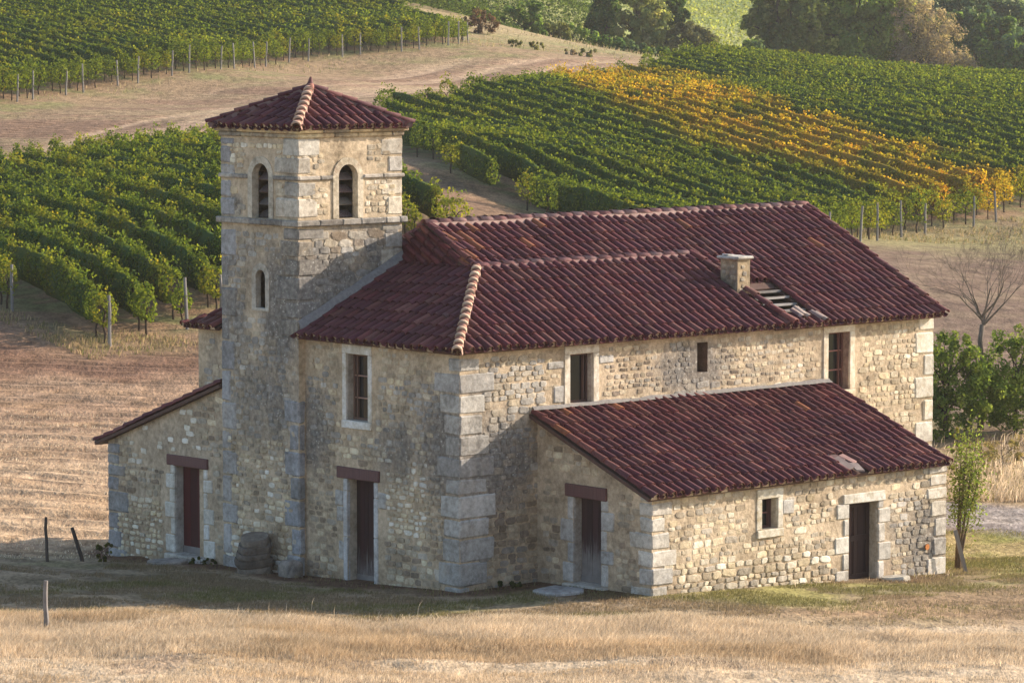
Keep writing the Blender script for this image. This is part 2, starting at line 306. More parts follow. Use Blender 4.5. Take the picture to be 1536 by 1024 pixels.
# ------------------------------------------------------------------ ground sheet
def ground_color(x, y):
    """real soil / turf colours by place; alpha = furrows"""
    n1 = fbm(x * .12, y * .2, 21); n2 = fbm(x * .6, y * .9, 31); n3 = fbm(x * .03, y * .05, 41)
    def C(r, g, b): return np.stack([np.full_like(x, r), np.full_like(x, g), np.full_like(x, b)], -1)
    def mixc(c, d, f): return c * (1 - f[..., None]) + d * f[..., None]
    st = lambda v, a, b: np.clip((v - a) / (b - a), 0, 1)
    col = C(.25, .18, .11); fur = np.zeros_like(x)
    # dry grass with green patches
    col = mixc(col, C(.17, .18, .07), st(n2 * .5 + n1 * .5, .5, .62) * .75)
    # vineyard floor
    vin = np.maximum(np.maximum(soft_in(x, y, POLY_L, 1.0), soft_in(x, y, POLY_C, 1.2)), soft_in(x, y, POLY_U, 1.5))
    col = mixc(col, mixc(C(.19, .125, .075), C(.14, .14, .06), st(n2, .42, .6)), vin)
    bare = soft_in(x, y, PATH_BARE, 1.5); col = mixc(col, C(.185, .12, .078), bare)
    # brown slope on the right
    br = st(x, 9, 13) * st(y, 99, 106) * st(172 - y + (x - 14) * .4, 0, 6)
    col = mixc(col, mixc(C(.145, .10, .075), C(.20, .148, .103), st(n2, .4, .68)), br)
    gb = br * st(y + n2 * 10, 158, 168); col = mixc(col, C(.24, .22, .10), gb * .8)
    # plough field on the left
    f = soft_in(x, y, POLY_FIELD, 2.2); near = st(112 - y + (n1 - .5) * 14, 0, 22)
    fc = mixc(C(.25, .165, .11), C(.41, .305, .205), near); fc = mixc(fc, C(.33, .22, .13), st(n2, .5, .7) * .6)
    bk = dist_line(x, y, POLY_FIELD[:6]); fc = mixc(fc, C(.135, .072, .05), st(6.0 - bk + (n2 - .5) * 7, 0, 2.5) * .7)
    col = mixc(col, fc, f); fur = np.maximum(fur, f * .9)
    # tracks
    tr = soft_in(x, y, POLY_TRACK, 1.4); far = st(y, 195, 245)
    tc = mixc(C(.18, .12, .083), C(.30, .205, .138), st(n1 + far * .35, .42, .78))
    w = x * .92 - y * .39; rut = fbm(w * .85, (x * .39 + y * .92) * .035, 88, 4); tc = mixc(tc, C(.20, .13, .088), st(rut, .5, .62) * .75); tc = mixc(tc, C(.46, .34, .235), st(rut, .44, .36) * .6)
    ver = st(fbm(x * .05 - y * .03, x * .02 + y * .5, 77, 3), .52, .64)
    tc = mixc(tc, C(.33, .28, .16), ver * .35)
    col = mixc(col, tc, tr); fur = np.maximum(fur, tr * .55)
    # far: pale green valley and hillside
    g = st(y - x * .25, 268, 290) * (1 - soft_in(x, y, POLY_U, 2)) * (1 - soft_in(x, y, POLY_C, 2))
    col = mixc(col, C(.33, .29, .16), g * st(300 - y, 0, 25)); col = mixc(col, mixc(C(.20, .25, .085), C(.28, .30, .12), st(n3, .4, .6)), g * st(y, 300, 335))
    # right: road verge, mown green
    gr = st(x, 8.6, 10.5) * st(y, 78.5, 81) * st(99 - y, 0, 2) * st(y + n2 * 2, 79, 82)
    col = mixc(col, mixc(C(.20, .20, .065), C(.36, .29, .14), st(n2, .42, .6)), gr * st(88 - y, 0, 1)); col = mixc(col, C(.42, .315, .185), st(x, 8, 10) * st(y, 90.5, 91.5) * st(101 - y, 0, 4))
    rd = soft_in(x, y, POLY_ROAD, .35); col = mixc(col, mixc(C(.22, .20, .195), C(.30, .275, .26), st(n2, .35, .65)), rd); fur = np.maximum(fur * (1 - rd), rd * .35)
    # the house apron: trodden turf, bare red earth along the walls
    q = np.stack([(x - ORIGIN.x) * U.x + (y - ORIGIN.y) * U.y, (x - ORIGIN.x) * V.x + (y - ORIGIN.y) * V.y], -1); a, b = q[..., 0], q[..., 1]
    ap = st(y, 71.0, 73.2) * st(84.5 - y, 0, 2.0) * st(9.5 - x + n2 * 2, 0, 3.0)
    turf = mixc(C(.19, .15, .095), C(.29, .225, .15), st(n2 * .6 + n1 * .4, .42, .6))
    turf = mixc(turf, C(.17, .165, .07), st(fbm(x * .5 + 9, y * .8, 61), .52, .66) * st(a, -14, -2) * .6)
    turf = mixc(turf, C(.30, .29, .10), st(a, 2.5, 5) * st(fbm(x * .7, y * .9, 71), .4, .55) * .8)
    fs = st(x - 1.5 + n2 * 3, 0, 4) * st(b, -5.6, -7.4); turf = mixc(turf, C(.30, .205, .125), fs)
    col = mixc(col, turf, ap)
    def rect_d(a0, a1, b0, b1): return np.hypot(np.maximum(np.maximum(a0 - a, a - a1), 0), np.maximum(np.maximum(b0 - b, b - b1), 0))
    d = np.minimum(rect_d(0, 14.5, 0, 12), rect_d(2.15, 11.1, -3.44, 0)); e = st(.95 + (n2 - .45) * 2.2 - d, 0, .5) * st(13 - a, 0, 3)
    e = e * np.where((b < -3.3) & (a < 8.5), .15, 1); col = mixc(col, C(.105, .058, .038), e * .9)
    # foreground: straw grass
    fg = st(73 - y, 0, 2); col = mixc(col, mixc(C(.46, .365, .255), C(.34, .255, .175), st(n2, .5, .68)), fg)
    return np.concatenate([col, fur[..., None]], -1)
def build_ground():
    ys = [-40, -20, 0, 15, 30, 40, 48, 54]
    y = 57.
    while y < 660:
        ys.append(y); y += .16 if y < 90 else (.3 if y < 125 else (.6 if y < 200 else (1.0 if y < 300 else 3.0)))
    ys = np.array(ys); nx = 250
    t = np.concatenate([-np.linspace(2.5, 1, 9)[:-1], np.linspace(-1, 1, nx), np.linspace(1, 2.5, 9)[1:]])
    hw = .165 * np.maximum(ys, 30) + 7
    T, Y = np.meshgrid(t, ys); HW = hw[:, None]
    X = np.where(np.abs(T) <= 1, T * HW, np.sign(T) * (HW + (np.abs(T) - 1) / 1.5 * (Y * .6 + 200)))
    Z = H(X.ravel(), Y.ravel()).reshape(X.shape)
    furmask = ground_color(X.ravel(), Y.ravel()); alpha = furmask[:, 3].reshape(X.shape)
    # furrow ridges and ruts as real relief
    Z = Z + alpha * np.where(Y < 130, .05, .09) * np.sin(2 * PI * (Y * .95 + 2.2 * fbm(X * .12, Y * .1, 9) + .1 * X)) * np.clip((130 - Y) / 10, .2, 1)
    tm = in_poly(X.ravel(), Y.ravel(), POLY_TRACK).reshape(X.shape); Z = Z + tm * .22 * (fbm((X * .92 - Y * .39) * .85, (X * .39 + Y * .92) * .035, 88, 4) - .5)
    # terrace edge above the plough field
    n = X.size; V3 = np.stack([X.ravel(), Y.ravel(), Z.ravel()], -1)
    R, Cc = X.shape; i = np.arange(R - 1)[:, None] * Cc + np.arange(Cc - 1)[None]
    F = np.stack([i, i + 1, i + Cc + 1, i + Cc], -1).reshape(-1, 4)
    fx = V3[F].mean(1)
    cls = np.zeros(len(F), int)
    for k, p in ((1, POLY_FIELD), (2, POLY_TRACK), (3, POLY_ROAD)): cls[in_poly(fx[:, 0], fx[:, 1], p)] = k
    for k, name in enumerate(('ground', 'ploughed_field', 'dirt_track', 'road')):
        f = F[cls == k]; used, inv = np.unique(f, return_inverse=True)
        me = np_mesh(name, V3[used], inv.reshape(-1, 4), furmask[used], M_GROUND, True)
        tag(link(me, name), kind='structure')
build_ground()

# ------------------------------------------------------------------ the farmhouse
HOUSE = empty('stone_farmhouse', ORIGIN, PI / 2 - AZ)
tag(HOUSE, 'weathered stone farmhouse with a square bell tower and maroon tiled roofs', 'farmhouse')
# the parts are built in house axes: x along the long front, y towards the back
def face(kind, val):
    return {'-v': lambda h, z, o=0: (h, val - o, z), '+v': lambda h, z, o=0: (h, val + o, z),
            '-u': lambda h, z, o=0: (val - o, h, z), '+u': lambda h, z, o=0: (val + o, h, z)}[kind]
PLASTER = (.45, .362, .26)
def stain_of(blobs, h, z, seed=1):
    if not blobs: return 0.
    s = 0
    for (ch, cz, rh, rz, am) in blobs: s = max(s, am * math.exp(-(abs((h - ch) / rh) ** 2.6 + abs((z - cz) / rz) ** 2.6)))
    return min(1, s)
def wall(mb, F, h0, h1, zb, top, openings=(), blobs=(), col=PLASTER, step=.16, dark=None):
    ed = [0.0]
    hs = set(); n = max(1, round((h1 - h0) / step))
    for i in range(n + 1): hs.add(round(h0 + (h1 - h0) * i / n, 4))
    for o in openings: hs.add(o[0]); hs.add(o[1])
    hs = sorted(hs); zt = max(top(h) for h in hs); n = max(1, round((zt - zb) / step))
    zs = {round(zb + (zt - zb) * i / n, 4) for i in range(n + 1)}
    for o in openings: zs.add(o[2]); zs.add(o[3])
    zs = sorted(zs); idx = {}; vs = []; cs = []; fs = []
    def vert(i, j):
        h = hs[i]; z = min(zs[j], top(h)); k = (i, round(z, 4))
        if k not in idx:
            off = (float(fbm(h * 1.1 + zb, z * 1.1, 7, 3)) - .78) * .022
            for o in openings:
                if o[0] - .2 < h < o[1] + .2 and o[2] - .2 < z < o[3] + .2: off = 0
            if h in (hs[0], hs[-1]): off = 0
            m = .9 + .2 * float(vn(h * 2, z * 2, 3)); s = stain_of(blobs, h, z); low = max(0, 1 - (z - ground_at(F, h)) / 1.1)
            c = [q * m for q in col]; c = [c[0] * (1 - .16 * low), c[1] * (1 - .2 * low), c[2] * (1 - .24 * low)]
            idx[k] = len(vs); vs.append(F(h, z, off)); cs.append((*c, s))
        return idx[k]
    for i in range(len(hs) - 1):
        hm = (hs[i] + hs[i + 1]) / 2
        for j in range(len(zs) - 1):
            zm = (zs[j] + zs[j + 1]) / 2
            if any(o[0] < hm < o[1] and o[2] < zm < o[3] for o in openings): continue
            q = []
            for a_ in (vert(i, j), vert(i + 1, j), vert(i + 1, j + 1), vert(i, j + 1)):
                if a_ not in q: q.append(a_)
            if len(q) >= 3 and zs[j] < max(top(hs[i]), top(hs[i + 1])): fs.append(tuple(q))
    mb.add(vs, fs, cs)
    for o in openings:      # reveals
        a, b, c, d = o[:4]; dp = o[4] if len(o) > 4 else .3; rc = o[5] if len(o) > 5 else (.42, .37, .29, 0)
        P = lambda h, z, e: F(h, z, -e)
        mb.add([P(a, c, 0), P(a, d, 0), P(a, d, dp), P(a, c, dp), P(b, c, 0), P(b, d, 0), P(b, d, dp), P(b, c, dp)],
               [(0, 1, 2, 3), (4, 5, 6, 7), (1, 5, 6, 2), (0, 4, 7, 3)], rc)
def ground_at(F, h): return -.2
CREAM = [(.58, .49, .35), (.53, .44, .30), (.62, .55, .42), (.48, .40, .28), (.55, .49, .39)]
TAN = [(.41, .35, .26), (.36, .30, .22), (.45, .385, .29), (.33, .29, .23), (.40, .36, .30)]
BROWN = [(.25, .20, .15), (.30, .24, .175), (.22, .18, .145), (.33, .27, .20), (.27, .25, .22)]
GREY = [(.36, .345, .315), (.31, .295, .27), (.41, .385, .345), (.28, .265, .245)]
PALE = [(.68, .64, .55), (.72, .68, .60), (.63, .58, .48)]
def stones(mb, F, h0, h1, z0, top, zone, openings=(), blobs=(), ch=(.075, .15), aspect=(1.15, 2.7), round_=1.0, seed=0):
    """rubble courses: each stone a slightly proud, rounded, uneven block; zone(h, z) -> (chance, palette, proud, scale)"""
    r = random.Random(seed); z = z0; zt = max(top(h0), top((h0 + h1) / 2), top(h1))
    while z < zt:
        hgt = r.uniform(*ch); h = h0 + r.uniform(-.1, .05)
        while h < h1:
            zn = zone(h, z); k = zn[3] if len(zn) > 3 else 1.0
            hh = hgt * k; w = hh * r.uniform(*aspect); hc = h + w / 2; zc = z + hgt / 2 + r.uniform(-.02, .02); h += w + r.uniform(.012, .035)
            if r.random() > zn[0] or hc - w / 2 < h0 + .02 or hc + w / 2 > h1 - .02 or zc + hh / 2 > min(top(hc - w / 2), top(hc + w / 2)) - .03: continue
            if any(o[0] - w / 2 - .01 < hc < o[1] + w / 2 + .01 and o[2] - hh / 2 - .01 < zc < o[3] + hh / 2 + .01 for o in openings): continue
            base = r.choice(zn[1]); m = r.uniform(.8, 1.18); s = stain_of(blobs, hc, zc) * r.uniform(.7, 1.1)
            col = (base[0] * m, base[1] * m, base[2] * m, s); pr = zn[2] * .72 * r.uniform(.5, 1.3)
            n = 12; p = 3.4 + 3.5 * r.random(); vs = []
            wob = [r.uniform(.84, 1.06) for _ in range(n)]; tl = r.uniform(-.1, .1)
            for (f, o) in ((1.0, -.012), (.97, pr * .55), (.80, pr)):
                for i in range(n):
                    w_ = 2 * PI * (i + .5) / n; cx, cz = math.cos(w_), math.sin(w_)
                    q = (abs(cx) ** p + abs(cz) ** p) ** (-1 / p) * wob[i] * f
                    dx = cx * q * w / 2; dz = cz * q * hh / 2 + dx * tl
                    vs.append(F(hc + dx, zc + dz, o))
            vs.append(F(hc, zc, pr * 1.12)); fs = []
            for k_ in (0, 1):
                for i in range(n): fs.append((k_ * n + i, k_ * n + (i + 1) % n, (k_ + 1) * n + (i + 1) % n, (k_ + 1) * n + i))
            for i in range(n): fs.append((2 * n + i, 2 * n + (i + 1) % n, 3 * n))
            mb.add(vs, fs, col)
        z += hgt + r.uniform(.012, .03)
def quoins(parent, cu, cv, su, sv, courses, cols=GREY, blobs=None, seed=0, proud=.018):
    """corner stones at (cu, cv); su / sv = +1 or -1: which way the two walls run; courses = (z0, z1, along_u, along_v)"""
    r = random.Random(seed); mb = MB()
    for (z0, z1, lu, lv) in courses:
        b = r.choice(cols); m = r.uniform(.85, 1.2); s = stain_of(blobs, 0, (z0 + z1) / 2) if blobs else 0
        mb.rbox((cu - su * proud * r.uniform(.8, 1.3), cv - sv * proud * r.uniform(.8, 1.3), z0 + .012), (cu + su * lu, cv + sv * lv, z1 - .012), .035, (b[0] * m, b[1] * m, b[2] * m, s), 0, .012)
    mb.build('corner_stones', M_CUT, parent)
def auto_courses(z0, z1, hr, lr, seed, lr2=None):
    r = random.Random(seed); out = []; z = z0; k = 0
    while z < z1 - .1:
        h = min(r.uniform(*hr), z1 - z); L, S = r.uniform(lr[1] * .8, lr[1]), r.uniform(lr[0], lr[0] * 1.3)
        out.append((z, z + h, L if k else S, S if k else L)); k ^= 1; z += h
    return out
def flat(zt): return lambda h: zt

W = MB(); TW = MB()
op_Fd = (2.74, 3.62, -.6, 2.05, .26); op_Fw = (2.93, 3.64, 3.30, 4.71, .24, (.36, .33, .29, 0))
blF = [(.35, 3.0, 1.3, 1.3, .82), (2.0, 2.75, 1.0, .9, .62), (4.7, 3.0, .7, 1.2, .72), (1.2, 4.1, 1.0, .5, .4), (.3, 1.3, .9, .6, .3)]
blR = [(.8, 2.7, 1.6, 1.25, .8), (6.7, 4.25, 1.35, .6, .9), (.6, 4.2, .8, .5, .6), (3.6, 4.0, .4, .5, .4), (8.6, 4.2, .5, .5, .45), (5.2, 3.9, .6, .3, .4)]
TOPM = 5.02
wall(W, face('-u', 0), 0, 5.1, -1.2, flat(TOPM), [op_Fd, op_Fw], blF)
op_A = (3.08, 3.74, 3.70, 4.74, .22, (.40, .37, .34, 0)); op_hole = (6.84, 7.16, 4.12, 4.77, .42, (.15, .10, .07, .3)); op_R = (10.98, 11.68, 3.44, 4.74, .26, (.30, .22, .18, 0))
wall(W, face('-v', 0), 0, 14.5, -1.2, flat(TOPM), [op_A, op_hole, op_R], blR)
wall(W, face('-u', 0.0), 7.6, 8.8, -1.2, flat(5.0), [], [(8.2, 4.2, .6, .8, .45)])
wall(W, face('+v', 8.8), 0, 14.5, -1.2, flat(5.0), [], [], step=.6)
gable = lambda h: 5.0 + .5 * min(h, 8.8 - h)
wall(W, face('+u', 14.5), 0, 8.8, -1.2, gable, [], [], step=.3)
def zF(h, z):
    if z < 2.5 and h < 2.5 and z > .9: return (.9, CREAM + PALE if h > 1.0 else TAN, .014, .85)
    if z < 2.6: return (.9, TAN + BROWN[:2] + CREAM[:1], .010)
    if z > 4.2: return (.6, TAN + CREAM[3:4], .005)
    return (.85, TAN + GREY + CREAM[:2], .008)
stones(W, face('-u', 0), .4, 5.05, -.5, flat(4.95), zF, [(2.45, 3.95, -1, 2.32), (2.7, 3.85, 3.1, 4.95)], blF, seed=3)
def zR(h, z):
    if h < 2.3: return (.95, BROWN + TAN[:2] if z < 2.2 else GREY + TAN, .014, 1.12)
    if h > 11.9: return (.93, CREAM + TAN[:3] if h > 13 else CREAM[:2] + TAN[:2], .008 if h > 13 else .006, 1.0)
    if 4.0 < h < 6.1 and z < 4.55: return (.85, TAN + BROWN + [(.16, .13, .10)], .008, .8)
    if 7.3 < h < 10.5 and z < 4.5: return (.85, CREAM + TAN + [(.16, .13, .10)], .008, .8)
    if 6 < h < 7.3: return (.9, GREY + TAN, .009, 1.1)
    return (.65, CREAM + TAN, .005)
stones(W, face('-v', 0), .5, 14.1, -.4, flat(4.93), zR, [(2.85, 4.0, 3.6, 4.95), (6.8, 7.2, 4.08, 4.8), (10.75, 11.95, 3.3, 4.95)], blR, seed=5)
def zB(h, z): return (.4, TAN + GREY, .008)
stones(W, face('-u', 0), 7.7, 8.75, 2.5, flat(4.9), zB, [], [], seed=6)
wall_o = W.build('wall', M_WALL, HOUSE)

cz = [(-.5, .12, .28, .5), (.12, .62, .75, .68), (.62, 1.12, .95, .55), (1.12, 1.52, .8, .52), (1.52, 2.02, 1.0, .62), (2.02, 2.36, .75, .45), (2.36, 2.8, .95, .72), (2.8, 3.25, .8, .45), (3.25, 3.68, .62, .5), (3.68, 4.1, .7, .62), (4.1, 4.55, .95, .82), (4.55, 4.86, .55, .35)]
quoins(HOUSE, 0, 0, 1, 1, cz, [(.37, .36, .34), (.33, .32, .305), (.41, .395, .365)], [(0, 3.1, 9, 1.1, .5)], 4)
quoins(HOUSE, 14.5, 0, -1, 1, [(-.6 + i * .52, -.08 + i * .52, .62 if i % 2 else .32, .4 if i % 2 else .7) for i in range(10)] + [(4.6, 4.95, .5, .5)], [(.62, .58, .50), (.58, .55, .49), (.66, .61, .52)], None, 5)

# ---- tower
T0u, T1u, T0v, T1v, TZ = -.18, 2.73, 5.03, 7.7, 9.42
blT = [(5.6, 5.6, .9, 1.6, .8), (7.0, 6.6, .8, .9, .5), (6.2, 3.6, 1.5, 1.3, .6), (7.2, 5.0, .6, 1.5, .55), (7.3, 7.75, .4, .35, .8), (5.4, 8.0, .5, .35, .5), (5.3, 8.6, .4, .25, .6), (5.6, 1.8, .5, .8, .4)]
blTr = [(.6, 6.0, 1.5, 1.15, .85), (2.2, 6.6, 1.0, .7, .75), (.3, 7.9, .5, .5, .35), (1.4, 7.25, 1.4, .2, .6), (2.4, 8.1, .3, .9, .35)]
op_T = (6.15, 6.49, 5.52, 6.36, .13, (.20, .18, .155, .2)); op_BL = (6.01, 6.59, 7.47, 8.66, .16, (.30, .25, .19, 0)); op_BR = (.93, 1.47, 7.47, 8.66, .16, (.38, .32, .23, 0))  # small window's reveal coloured darker to stand in for a shaded recess
wall(TW, face('-u', T0u), T0v, T1v, -1.2, flat(TZ), [op_T, op_BL], blT, (.43, .35, .256))
wall(TW, face('-v', T0v), T0u, T1u, -1.2, flat(TZ), [op_BR], blTr, (.45, .365, .262))
wall(TW, face('+u', T1u), T0v, T1v, 3, flat(TZ), [], [], (.46, .38, .27))
wall(TW, face('+v', T1v), T0u, T1u, -1.2, flat(TZ), [], [], (.43, .35, .256))
def zT(h, z):
    if z > 8.72: return (1.0, CREAM + PALE[:1], .012, .9)
    if z > 7.4: return (.75, TAN + CREAM, .012, 1.6)
    if z > 4.6: return (.85, TAN + GREY, .008, 1.15)
    if z < 2.6: return (.85, CREAM + TAN + PALE[:1], .016, .95)
    return (.9, GREY + TAN, .010, 1.1)
stones(TW, face('-u', T0u), T0v + .06, T1v - .05, -.5, flat(9.2), zT, [(6.0, 6.68, 5.4, 6.6), (5.82, 6.8, 7.3, 8.95), (0, 9, 7.3, 7.48), (0, 9, 8.3, 8.42)], blT, seed=8)
def zTr(h, z):
    if z > 7.5: return (.9, CREAM + TAN, .015, 1.0)
    return (.95, GREY + BROWN[:2] + TAN, .014, 1.35)
stones(TW, face('-v', T0v), T0u + .05, T1u - .05, 4.9, flat(9.2), zTr, [(.74, 1.66, 7.3, 8.95), (-1, 9, 7.3, 7.48), (-1, 9, 8.3, 8.42)], blTr, seed=9)
TOWER = TW.build('tower_wall', M_WALL, HOUSE)
quoins(TOWER, T0u, T0v, 1, 1, [(-.5, .25, .17, .42), (.25, .85, .17, .28), (.85, 1.45, .17, .52), (1.45, 1.95, .17, .3), (1.95, 2.5, .17, .5), (2.5, 3.1, .17, .33), (3.1, 3.6, .17, .5)], [(.30, .31, .33), (.26, .27, .28)], [(0, 2.9, 9, 1.2, .5)], 7)
quoins(TOWER, T0u, T0v, 1, 1, auto_courses(4.95, 7.3, (.35, .55), (.4, .75), 4), GREY + TAN, [(0, 6, 9, 1.2, .9)], 17)
quoins(TOWER, T0u, T0v, 1, 1, [(7.5, 7.95, .55, .75), (7.95, 8.3, .5, .45), (8.44, 8.82, .35, .8), (8.82, 9.22, .62, .5)], [(.40, .38, .34), (.46, .42, .36)], [(0, 8.3, 9, .5, .45)], 27)
quoins(TOWER, T1u, T0v, -1, 1, auto_courses(5.0, 7.3, (.35, .5), (.4, .7), 14) + auto_courses(7.48, 8.3, (.35, .45), (.35, .6), 15) + auto_courses(8.42, 9.22, (.35, .42), (.35, .7), 16), [(.42, .39, .34), (.48, .43, .35), (.38, .36, .33)], [(0, 6, 9, 1.1, .5)], 37)
quoins(TOWER, T0u, T1v, 1, -1, auto_courses(-.6, 7.3, (.42, .7), (.25, .55), 24) + auto_courses(7.48, 9.2, (.35, .5), (.3, .5), 25), [(.30, .30, .31), (.34, .33, .32)], [(0, 5.6, 9, 1.5, .6)], 47)
S = MB()
def band(mb, z0, z1, o, col, gaps_u=(), gaps_v=(), seg=.55):
    """moulded course round the tower, in separate stones"""
    for (F, a, b, gaps) in ((face('-u', T0u), T0v - o, T1v + o, gaps_v), (face('-v', T0v), T0u + .001, T1u + o, gaps_u), (face('+u', T1u), T0v + .001, T1v + o, ()), (face('+v', T1v), T0u + .001, T1u - .001, ())):
        h = a
        while h < b - .01:
            e = min(b, h + seg * rnd.uniform(.7, 1.3))
            for g in gaps:
                if h < g[0] < e: e = g[0]
                if g[0] <= h < g[1]: h = g[1]; e = min(b, h + seg)
            m = rnd.uniform(.82, 1.12); c = (col[0] * m, col[1] * m, col[2] * m, rnd.uniform(.2, .75))
            if e - h > .02: mb.rbox(F(h + .003, z0, -.05), F(e - .003, z1, o), .022, c, 0, .005)
            h = e
band(S, 7.33, 7.46, .10, (.33, .31, .28)); band(S, 8.315, 8.405, .055, (.36, .33, .29), [(.78, 1.62)], [(5.86, 6.74)])
S.build('string_course', M_CUT, TOWER)
S = MB(); band(S, 9.22, 9.32, .05, (.58, .46, .29), seg=.9); band(S, 9.325, 9.43, .12, (.56, .43, .26), seg=.9); S.build('cornice', M_WALL, TOWER)
def arch(name, F, hc, r, zb, zs, w, proud, depth, parent, col, sill=True):
    """round-headed stone frame: jambs, voussoir ring and its soffit"""
    mb = MB(); n = 14; rr = r + w
    prof_in = [(hc - r, zb)] + [(hc - r * math.cos(PI * i / n), zs + r * math.sin(PI * i / n)) for i in range(n + 1)] + [(hc + r, zb)]
    prof_out = [(hc - rr, zb)] + [(hc - rr * math.cos(PI * i / n), zs + rr * math.sin(PI * i / n)) for i in range(n + 1)] + [(hc + rr, zb)]
    for i in range(len(prof_in) - 1):
        m = .88 + .2 * ((i * 7919) % 10) / 10; c = (col[0] * m, col[1] * m, col[2] * m, .12)
        a, b, d, e = prof_in[i], prof_in[i + 1], prof_out[i + 1], prof_out[i]
        vs = [F(*a, proud), F(*b, proud), F(*d, proud), F(*e, proud), F(*a, -depth), F(*b, -depth), F(*d, -.03), F(*e, -.03)]
        mb.add(vs, [(0, 1, 2, 3), (0, 1, 5, 4), (3, 2, 6, 7)], c)
    if sill: mb.rbox(F(hc - rr, zb - .07, -depth), F(hc + rr, zb + .004, proud + .01), .012, (*col, .2))
    return mb.build(name, M_CUT, parent)
aF = arch('window_frame', face('-u', T0u), 6.32, .165, 5.52, 6.19, .14, .018, .13, TOWER, (.40, .37, .32))
for (F, hc, r, colr) in ((face('-u', T0u), 6.30, .285, (.45, .41, .34)), (face('-v', T0v), 1.20, .265, (.52, .46, .36))):
    fr = arch('belfry_opening', F, hc, r, 7.47, 8.37, .155, .022, .16, HOUSE, colr, False)
    lv = MB()
    for k in range(4):
        z = 7.50 + k * .27; hw = r + .02
        b = (.15, .115, .10) if k % 2 else (.08, .045, .04)  # slats coloured dark so the belfry openings look unlit inside
        for (z0, z1) in ((z, z + .24),):
            vs = [F(hc - hw, z0, -.165), F(hc + hw, z0, -.165), F(hc + hw, z1 - .10, -.36), F(hc - hw, z1 - .10, -.36), F(hc - hw, z0 - .025, -.18), F(hc + hw, z0 - .025, -.18), F(hc + hw, z1 - .125, -.375), F(hc - hw, z1 - .125, -.375)]
            lv.add(vs, [(0, 1, 2, 3), (4, 5, 6, 7), (0, 1, 5, 4), (0, 3, 7, 4), (1, 2, 6, 5)], (*[q * rnd.uniform(.8, 1.1) for q in b], .5))
    lv.build('louvre', M_WOOD, fr)

# ---- lean-to (front) and left wing
LW = MB(); L0u, L1u, Lv = 2.15, 11.09, -3.44
topL = lambda v: 3.56 + v * .392
op_Ld = (-1.95, -1.11, -.5, 1.96, .24, (.36, .33, .29, .1)); op_Lw = (5.33, 5.80, 1.18, 1.82, .24, (.44, .40, .33, 0)); op_L2 = (7.99, 8.90, -.7, 1.50, .27, (.36, .33, .28, .2))
blL = [(10.4, .5, .9, 1.2, .75), (9.4, .6, .5, 1.0, .5), (8.6, 1.3, .6, .4, .3), (3.5, .3, .8, .5, .2)]
wall(LW, face('-u', L0u), Lv, 0, -1, topL, [op_Ld], [(-2.9, .6, .5, .8, .35)], (.425, .345, .25))
wall(LW, face('-v', Lv), L0u, L1u, -1.2, flat(2.2), [op_Lw, op_L2], blL, (.445, .362, .262))
wall(LW, face('+u', L1u), Lv, 0, -1.2, topL, [], [], (.46, .37, .24))
def zL(h, z):
    if z < .55 and h < 8: return (.97, CREAM + TAN + PALE[:1], .018, 1.1)
    if h > 9: return (.97, GREY[:1] + GREY[2:3] + TAN + CREAM, .012, 1.0)
    return (.88, CREAM + TAN, .008, 1.0)
stones(LW, face('-v', Lv), L0u + .3, L1u - .3, -.6, flat(2.12), zL, [(5.1, 6.0, 1.0, 2.02), (7.7, 9.2, -1, 1.75)], blL, seed=12)
stones(LW, face('-u', L0u), Lv + .2, -.03, -.4, topL, lambda h, z: (.8, TAN + BROWN[:2] + CREAM[:1], .012, 1.1), [(-2.35, -.75, -1, 2.25)], [], seed=13)
LEAN = LW.build('lean_to_wall', M_WALL, HOUSE)
quoins(LEAN, L0u, Lv, 1, 1, [(-.3, .3, .45, .62), (.3, .68, .6, .38), (.68, 1.05, .72, .42), (1.05, 1.4, .5, .65), (1.4, 1.72, .38, .35), (1.72, 2.02, .58, .38), (2.02, 2.16, .4, .35)], [(.42, .40, .36), (.36, .35, .33), (.48, .45, .40)], None, 57)
quoins(LEAN, L1u, Lv, -1, 1, [(-.9, -.35, .5, .5), (-.35, .1, .62, .4), (.1, .52, .42, .6), (.52, .95, .38, .5), (.95, 1.33, .5, .4), (1.33, 1.62, .62, .5), (1.62, 1.9, .55, .4), (1.9, 2.14, .6, .4)], [(.48, .45, .40), (.54, .50, .43), (.42, .40, .37)], [(0, .2, 9, .5, .5)], 67)
D = MB(); D.tube([face('-v', Lv)(10.45, .34, .018), face('-v', Lv)(10.45, .34, .045)], .065, 20); D.build('wall_disc', M_RUST, LEAN)
WW = MB(); Wu = -.1; topW = lambda v: 3.76 - (v - 7.7) * .357
op_W = (8.52, 9.58, -.7, 1.83, .24, (.42, .40, .36, 0))
wall(WW, face('-u', Wu), 7.68, 12.1, -1.3, topW, [op_W], [(9.5, 2.4, 1.8, .5, .35), (11.2, 1.2, .6, .6, .3)], (.425, .345, .255))
wall(WW, face('+v', 12.1), Wu, 6, -1.3, flat(2.18), [], [], step=.5); wall(WW, face('+u', 6), 8.8, 12.1, -1.3, topW, [], [], step=.5)
def zW(h, z):
    if z > 1.6 and 8.6 < h < 11.2: return (.28, PALE, .018, .95)
    if z < 1.0 and h > 9.6: return (.95, CREAM + PALE[:1] + TAN[:1], .02, .8)
    return (.9, TAN + CREAM[:1] + BROWN[:1], .008, .95)
stones(WW, face('-u', Wu), 7.75, 11.95, -.7, topW, zW, [(8.2, 9.95, -1, 2.1)], [], seed=14)
WING = WW.build('wing_wall', M_WALL, HOUSE)
